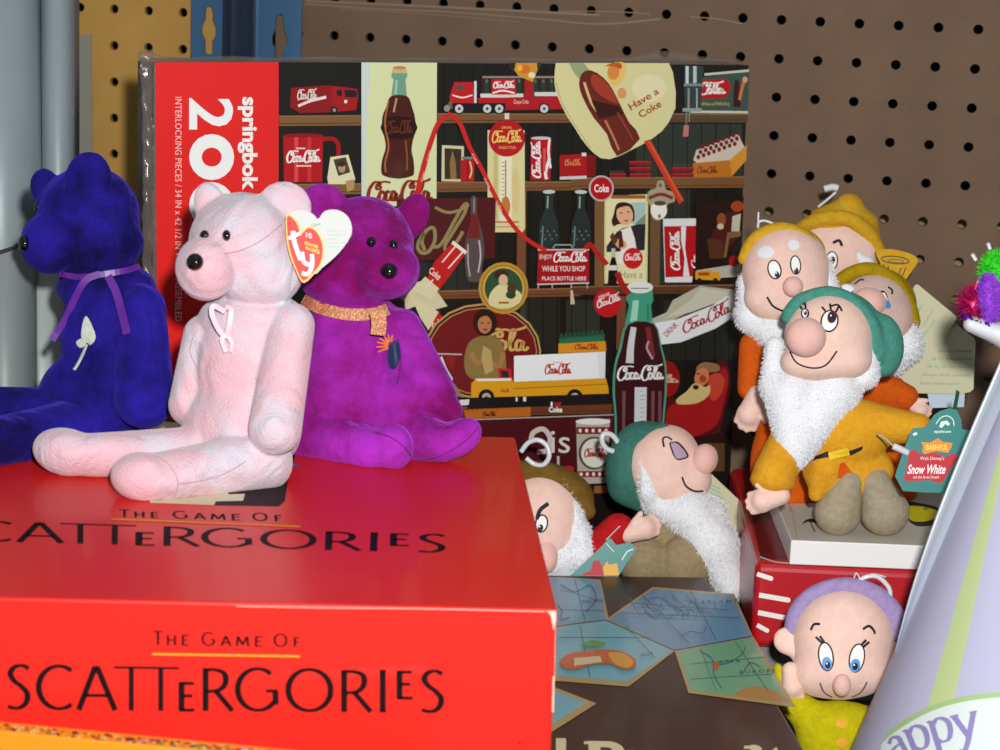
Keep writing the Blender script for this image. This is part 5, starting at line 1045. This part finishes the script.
for (x, y, L, t_) in ((912, 318, 18, 'laugh'), (918, 331, 28, 'his laughter'), (922, 336, 22, 'in his sack'), (913, 347, 20, 'anyone')): AC.text('5fa58c', t_, ((x, y), (x + L * .5, y - L * .78), (x + L * .5 + 2.4, y - L * .78 + 1.6), (x + 2.4, y + 1.6)))
AC.build('text_lines', M['ink'], cA)
cB = add('paper_tag', card([(957, 325), (974, 338), (975.5, 342), (973.5, 389), (970, 392), (961, 394), (900, 393), (925, 350)], lambda x, y: CD, .04), M['cream_card'], A3, label='lower leaf of the cream paper tag')
AC2 = Art(flat_tw(940, 360, CD), .01)
for y, t_, x0, x1 in ((351, 'r glass please', 934, 972), (359, 'ing by wonderful', 929, 971), (367, 'ay up to the floor', 927, 970), (375.5, 'pletion with several', 920, 969), (384, 'funny false starts.', 920, 960)): AC2.text('4fa38a', t_, ((x0, y - 2.5), (x1, y - 1.8), (x1, y + 2), (x0, y + 1.4)))
AC2.build('text_lines', M['ink'], cB)
add('care_label', card([(927, 390), (965, 392), (964, 407), (930, 408)], lambda x, y: CD + .2, .04), mat('satin_label', 'aebfcf', .4), A3)

# ---------------- E: lilac-capped doll below
F = Frame(114.6); b = F.wz
A5 = empty('gnome_doll', at_z(838, 752, 0), 'beardless gnome doll with lilac cap and acid yellow shirt, before the red box', 'gnome doll')
S = Soft(F, [E(843, 640, 0, 51, 52, 42), E(840, 670, 6, 46, 30, 36), E(815, 676, 12, 22, 18, 18), E(866, 674, 12, 22, 18, 18)], 10, 2.3); S.obj('head', P_skin, A5)
Soft(F, [E(842, 685, 44, 9.5, 11.5, 9)], 4, 1.6).obj('nose', P_nose, A5)
Soft(F, [E(846, 626, -16, 54, 44, 40), *rim([(792, 642, 0), (796, 614, 3), (815, 594, 6), (845, 586, 7), (874, 593, 6), (895, 613, 3), (903, 642, 0)], 7.5)], 5, 2.4).obj('cap', P_pur, A5)
eye(S, 826, 656.5, 7, 14, A5, 1.8, 8.5, 3.3, -8, '5a9ad8', 6, (827, 663.5)); eye(S, 856.8, 658, 7.2, 14, A5, -1.6, 8.5, 3.3, 10, '5a9ad8', 6, (855.2, 665.5))
for p_ in ([(811, 630), (814, 624.5), (820, 624)], [(863, 629), (869, 626), (874, 631), (874.5, 634)], [(822, 643), (816, 637)], [(824, 642), (820, 636)], [(861, 645), (866, 640)], [(863, 647), (869, 642)]): add('brow', stitch(S, p_, .07), M['black'], A5)
add('mouth', stitch(S, [(820, 683), (824, 692), (832, 697)], .045), col_mat('5a4a60'), A5); add('mouth', stitch(S, [(852, 697), (861, 692), (867, 682)], .045), col_mat('5a4a60'), A5)
Soft(F, [E(788, 641, 4, 15, 14, 7, 25), Cp((797, 650, 2), 9, (804, 668, 0), 7)], 5, 2).obj('ear', P_skin, A5); Soft(F, [E(899, 648, 0, 9, 14, 6, 20)], 5, 2).obj('ear', P_skin, A5)
hand(F, 792, 682, 16, 17, 82, A5)
Y5 = Soft(F, [E(838, 738, 0, 42, 38, 32), Cp((815, 722, 0), 20, (786, 696, 6), 13), Cp((786, 694, 4), 12, (778, 668, 2), 5), Cp((862, 722, -2), 18, (874, 718, -6), 12), E(832, 785, -10, 36, 38, 26)], 8, 2.5, floor=0.0); Y5.obj('shirt', P_lime, A5)
for y in (723, 743): add('button', patch(Y5, ell(842, y, 6.5, 5.2, 0, 14), .08), col_mat('d8a01c'), A5)
hook(F, [(858, 583, 8), (866, 577, 10), (878, 577, 10), (889, 588, 8), (889, 599, 6), (880, 598, 6), (866, 590, 8)], 2.4, A5, closed=True); hook(F, [(853, 585, 8), (856, 573, 10), (862, 580, 10), (872, 574, 10), (886, 577, 8)], .7, A5, 'plastic_cord')

# ---------------- F: sleeping doll
F = Frame(131.7); b = F.wz
A6 = empty('gnome_doll', at_d(665, 640, 131), 'sleeping plush gnome doll in green cap with long white beard, against the puzzle box', 'gnome doll')
S = Soft(F, [E(664, 466, 0, 40, 38, 34, 25), E(672, 488, 10, 26, 18, 20), E(694, 480, 8, 18, 18, 18), E(668, 448, 0, 26, 22, 24)], 9, 2.3); S.obj('head', P_skin, A6)
Soft(F, [E(704.5, 459.5, 16, 13.5, 16, 14, 15), E(694, 466, 12, 10, 8, 8)], 6, 1.8).obj('nose', P_nose, A6)
Soft(F, [E(634, 464, -10, 28, 42, 30, 12), E(655, 438, -10, 28, 16, 26, 10), Cp((683, 434, 0), 5, (662, 430, 6), 5.5), Cp((662, 430, 6), 5.5, (645, 442, 10), 6), Cp((645, 442, 10), 6, (637, 466, 10), 6), Cp((637, 466, 10), 6, (640, 498, 6), 6), Cp((622, 490, -8), 12, (640, 502, -4), 10)], 6, 2.3).obj('cap', P_teal if False else plush('green_felt', '437c6e', '386c60', .2, noise=300), A6)
lid_ = add('closed_eyelid', patch(S, [(670, 442), (676, 443), (683, 449), (687, 456), (683, 458), (676, 459), (673, 452)], .07, n=2), col_mat('b39ab0'), A6); add('lash_line', stitch(S, [(670, 443), (678, 443), (686, 452), (687, 457), (677, 459), (672, 450), (670, 443)], .06), M['black'], lid_)
add('brow', stitch(S, [(664, 447), (663, 439), (667, 437), (672, 440)], .06), M['black'], A6); add('mouth', stitch(S, [(682, 477), (686, 486), (694, 491), (703, 491)], .06), M['black'], A6)
beard(F, [Cp((643, 458, 24), 4, (648, 492, 24), 9), Cp((655, 503, 12), 12, (690, 515, 14), 20), Cp((690, 512, 14), 20, (714, 545, 12), 22), Cp((714, 545, 12), 22, (731, 585, 8), 15), Cp((690, 502, 8), 14, (715, 512, 6), 12)], A6, 8000, .26)
Soft(F, [('K', 2), E(644, 562, 8, 26, 30, 24, -20), E(685, 564, 10, 28, 32, 24, 15), E(660, 532, -2, 26, 18, 18)], 6, 2.4).obj('trousers', P_tan, A6)
Soft(F, [E(665, 620, 0, 44, 46, 30), E(665, 650, 0, 44, 46, 30)], 6, 3.4, floor=0.0).obj('coat', P_tan, A6)
hook(F, [(622, 450, 2), (613, 436, 6), (604, 434, 8), (602, 441, 8), (607, 449, 6), (618, 452, 4)], 2.8, A6, closed=True)
cC = add('paper_tag', card([(700, 470), (712, 474.5), (738, 499), (740, 503), (740, 556), (735, 592), (728, 600), (690, 600), (690, 500)], lambda x, y: 134.3, .04), M['cream_card'], A6, label='cream paper tag behind the beard')
AC3 = Art(flat_tw(715, 490, 134.3), .01)
for k in range(5): AC3.line('6fae98', [(706 + k * 2, 482 + k * 5), (720 + k * 2, 489 + k * 5)], 1)
AC3.build('text_lines', M['ink'], cC)

# ---------------- G: frowning doll half behind the red box
F = Frame(129.8); b = F.wz
A7 = empty('gnome_doll', at_d(560, 640, 129.5), 'frowning plush gnome doll in brown hat and red sleeve, half hidden by the red box', 'gnome doll')
S = Soft(F, [E(540, 516, 0, 42, 44, 34), E(545, 535, 10, 28, 24, 22), E(570, 515, -2, 14, 20, 14)], 8, 2.4); S.obj('head', P_skin, A7)
Soft(F, [E(546, 557, 26, 12, 17, 11)], 4, 2).obj('nose', P_nose, A7)
Soft(F, [E(545, 492, -12, 50, 30, 32, 12), Cp((520, 470, -4), 8, (548, 472, 4), 8), Cp((548, 474, 4), 8, (575, 490, 4), 8), Cp((575, 492, 2), 9, (588, 512, -2), 8)], 8, 2.4).obj('hat', P_brn, A7)
eye(S, 541.5, 523.5, 5.8, 8.5, A7, -1, 4.5, 3.2, 10); add('brow', stitch(S, [(537, 519), (540, 510), (548, 503.5)], .13), M['black'], A7)
beard(F, [Cp((562, 484, 12), 4, (574, 512, 12), 7), Cp((567, 508, 8), 6, (576, 528, 10), 9), Cp((578, 535, 10), 13, (582, 556, 12), 15), Cp((580, 554, 6), 17, (560, 558, 12), 14), E(562, 568, 2, 26, 14, 14)], A7, 6000, .28)
Soft(F, [Cp((600, 552, 2), 22, (618, 530, 10), 17), E(588, 590, -14, 28, 34, 18), E(556, 620, -16, 44, 50, 20), E(556, 660, -16, 44, 44, 20)], 7, 2.8, floor=0.0).obj('coat', P_red, A7)
hand(F, 640, 530, 18, 18, -20, A7)
hook(F, [(521, 452, 8), (528, 443, 10), (538, 440, 12), (547, 446, 12), (549, 457, 12), (543, 465, 10), (534, 464, 8), (526, 458, 8)], 2.6, A7)
t7 = add('swing_tag', card([(566, 577), (571.5, 575), (603, 545), (608, 538.5), (611, 538.5), (616, 545), (630, 542.5), (637, 548), (625, 566), (618, 577)], lambda x, y: 127.8, .06), M['teal_card'], A7, label='teal card swing tag with red shield')
A7a = Art(flat_tw(600, 560, 127.8), .012); A7a.poly('b01426', (580, 575.5), (591, 570), (593, 561), (599, 560), (602, 566), (604, 575.5)); A7a.poly('e0a83a', (603, 568), (607, 561), (609, 565), (617, 563), (619, 575), (604, 575.5)); A7a.line('cfe8e0', [(622, 560), (627, 552), (633, 549)], 1.2, 4); A7a.line('d8efe8', [(606, 543), (614, 552)], .7); A7a.build('tag_print', M['ink'], t7); hook(Frame(126.8), [(606, 540, 0), (612, 534, 2), (620, 526, 6)], .6, t7, 'plastic_cord')
# ================================================================ PARTY HAT, FOIL, TINSEL
F = Frame(105.0)
apex = at_d(1030, 344, 105.0); bc = at_d(1031, 812, 106.3); ax = apex - bc; hh = np.linalg.norm(ax); ax /= hh; rb_ = 9.75
e1 = RGT - ax * (RGT @ ax); e1 /= np.linalg.norm(e1); e2 = np.cross(ax, e1)
if e2 @ FWD > 0: e2 = -e2          # e2 towards the viewer
low = (bc - np.sqrt(max(0, 1 - ax[2] ** 2)) * rb_ * np.array([0, 0, 1]))[2]
lift = max(0, .02 - low)
hat = empty('party_hat', (bc[0], bc[1], max(0, low)), 'tall lilac and green striped cone party hat with white greeting band, at the right edge', 'party hat')
bands = [(-90, 20, 'b2b2cc'), (20, 30, 'b3c48c'), (30, 36.5, 'b2b2cc'), (36.5, 46.6, 'b3c48c'), (46.6, 66.3, 'b2b2cc'), (66.3, 84, 'b4d0ba'), (84, 90, 'b4c890'), (90, 112, 'b2b2cc'), (112, 124, 'b3c48c'), (124, 150, 'b2b2cc'), (150, 170, 'b4d0ba'), (170, 200, 'b2b2cc'), (200, 212, 'b3c48c'), (212, 270, 'b2b2cc')]
bands[0] = (-90, 0, 'b2b2cc'); bands[1] = (0, 36.5, 'b2b2cc'); bands[2] = (36.5, 36.5, 'b2b2cc')
V = []; Fc = []; Cc = []; NR = 24
ang = [a for a in np.arange(-90, 270, 1.0)]
for i in range(NR + 1):
    t = i / NR
    for a in ang:
        r = math.radians(a); V.append(apex - ax * hh * t + (e2 * math.sin(r) - e1 * math.cos(r)) * rb_ * max(t, .004))
n = len(ang)
def bandcol(a):
    for lo, hi, c in bands:
        if lo <= a < hi: return lin(c)
    return lin('b2b2cc')
for i in range(NR):
    for k in range(n): Fc.append((i * n + k, i * n + (k + 1) % n, (i + 1) * n + (k + 1) % n, (i + 1) * n + k)); Cc.append(bandcol(ang[k] + .5))
V = np.array(V); cone = new_obj('paper_cone', V, Fc, M['ink'], hat, smooth=True, cols=Cc); md = cone.modifiers.new('thick', 'SOLIDIFY'); md.thickness = .0004; md.offset = -1
class Surf(Soft):
    def __init__(s, V, Q): s.V = V; s.Q = Q; s.bvh = BVHTree.FromPolygons([tuple(v) for v in V], [tuple(q) for q in Q])
SC = Surf(V, Fc)
# white band with arched top and lilac letters
def sweep(ptsA, ptsB, off, m, name, nx=3):
    W = []; Fq = []
    for (a, b_) in zip(ptsA, ptsB):
        for k in range(nx + 1):
            x = a[0] + (b_[0] - a[0]) * k / nx; y = a[1] + (b_[1] - a[1]) * k / nx; h_ = SC.hit(x, y, off); W.append(h_ if h_ is not None else at_d(x, y, 104))
    m_ = nx + 1
    for i in range(len(ptsA) - 1):
        for k in range(nx): Fq.append((i * m_ + k, i * m_ + k + 1, (i + 1) * m_ + k + 1, (i + 1) * m_ + k))
    return add(name, (W, Fq), m, hat, smooth=True)
top_ = cr([(862, 762), (872, 748), (886, 733), (904, 720), (926, 708), (952, 699), (980, 694), (1010, 692), (1045, 694)], 5, False)
low_ = [(q[0] + 1.5, q[1] + 5 + 0 * q[0]) for q in top_]; base_ = [(q[0] + (4 if q[0] < 900 else 0), 800) for q in low_]
sweep([tuple(q) for q in top_], low_, .08, col_mat('9cba80'), 'arched_edge', 1); sweep(low_, base_, .08, col_mat('cfdcda'), 'greeting_band', 8)
LC = col_mat('8880b4'); LOW = {
 'h': (1, [('L', [(.15, -.55), (.15, 1)]), [(.15, .35), (.4, .05), (.72, .1), (.78, .4)], ('L', [(.78, .35), (.78, 1)]), ('L', [(0, 1), (.3, 1)]), ('L', [(.62, 1), (.95, 1)])]),
 'a': (1, [[(.2, .2), (.45, .02), (.7, .15), (.72, .4)], ('L', [(.72, .3), (.72, .9), (.88, 1)]), [(.72, .42), (.3, .5), (.12, .75), (.3, .98), (.55, .92), (.72, .75)]]),
 'p': (1, [('L', [(.2, .02), (.2, 1.5)]), [(.2, .25), (.5, 0), (.85, .2), (.88, .6), (.7, .95), (.4, .98), (.2, .8)], ('L', [(.02, 1.5), (.42, 1.5)]), ('L', [(.02, .03), (.2, .03)])]),
 'y': (1, [('L', [(.1, .02), (.52, .95)]), ('L', [(.92, .02), (.45, 1.15), (.25, 1.5), (.05, 1.42)]), ('L', [(-.05, .03), (.3, .03)]), ('L', [(.75, .03), (1.05, .03)])])}
for ch, x, y, sz, rt in (('h', 866, 762, 20, -36), ('a', 883, 742, 22, -28), ('p', 902, 731, 24, -22), ('p', 926, 722, 24, -17), ('y', 951, 716, 25, -12)):
    V2, F2 = nib(LOW[ch][1], .24, .09, 5); c, s_ = math.cos(math.radians(rt)), math.sin(math.radians(rt)); W = []
    for q in V2:
        X_, Y_ = x + sz * (c * q[0] - s_ * q[1]), y + sz * (s_ * q[0] + c * q[1]); h_ = SC.hit(X_, Y_, .13); W.append(h_ if h_ is not None else at_d(X_, Y_, 104))
    add('letter', (W, F2), LC, hat)
# topper: white cup, sequins, tinsel, pompoms
cup = Soft(F, [Cp((972, 324, 8), 9, (1010, 337, 0), 13, 1.6), Cp((1010, 337, 0), 13, (1050, 333, 0), 11, 1.6)], 8, 2).obj('topper_cup', M['plast'], hat)
def tuft(cx, cy, cw, rx, ry, m, name, n, L, wid=.03, rot=0, shiny=False):
    Sx = Soft(F, [E(cx, cy, cw, rx, ry, (rx + ry) / 2, rot)], 4, 1.6); fv, ff = Sx.fur(n, L, wid, .0)
    return new_obj(name, np.vstack([Sx.V, fv]), [tuple(q) for q in Sx.Q] + [tuple(i + len(Sx.V) for i in f_) for f_ in ff], m, hat, smooth=True)
tuft(1000, 270, 0, 17, 16, plush('bright_green_pile', '3ad02e', '30b828', .3), 'green_pompom', 2600, .35)
tuft(975, 305, 6, 11, 14, mat('pink_tinsel', 'b81e64', .3, metal=.5), 'pink_tinsel', 900, .55, .035)
tuft(990, 298, 18, 8.5, 23, plush('violet_pile', '9a48d0', '8038c0', .3), 'purple_chenille', 2200, .25, .03, -4)
tuft(1006, 298, 8, 8, 20, plush('teal_pile', '2a7a90', '256c80', .3), 'teal_chenille', 1200, .25)
sq = []
for k in range(16): sq.append(sph(F, 962 + k * 2.1 + rng.uniform(-1, 1), 315 + k * .9 + rng.uniform(-3, 2), 19, 2.4, n=6))
add('sequins', join(*sq), mat('violet_sequin', '7a30b0', .15, metal=.9), hat)
gl = []
for (x, y, dx, dy) in ((972, 254, 4, 6), (988, 243, 2, 6), (979, 281, 1, 3)): gl.append(tube_mesh(F.P([(x, y, 8), (x + dx, y + dy, 6)]), .1, 5))
add('glint_strand', join(*gl), M['plast'], hat)  # white strands stand in for glints on the tinsel
# silver seam flap standing off the cone's left side
foil = mat('silver_foil_card', 'b4bcc4', .35, metal=.25, coat=.2, bump=.08, bscale=30)
W = []; Fq = []; N = 16
for j in range(N + 1):
    t = j / N; y = 352 + 300 * t; xl = 1030 - (y - 344) * .437; wd = 22 * (1 - t ** 3) * (1 if t > .0 else 1) + .5
    for (u, dd) in ((-.12, .6), (.1, .5), (.35, .45), (.6, .3), (.85, .0), (1.0, .05), (1.0, .35), (.85, .6), (.5, .9)): W.append(at_d(xl - wd * u, y, 105.3 + dd + .6 * t))
k = 9; Fq = [(j * k + i, j * k + i + 1, (j + 1) * k + i + 1, (j + 1) * k + i) for j in range(N) for i in range(k - 1)]
add('silver_flap', (W, Fq), foil, hat, smooth=True)

for o in KEEP:
    if o.get('category') == 'teddy bear': o['group'] = 'plush bears on the red box'
    if o.get('category') == 'gnome doll': o['group'] = 'plush gnome dolls'

# ---------------------------------------------------------------- tidy
for o in KEEP:
    if '_o' in o: del o['_o']
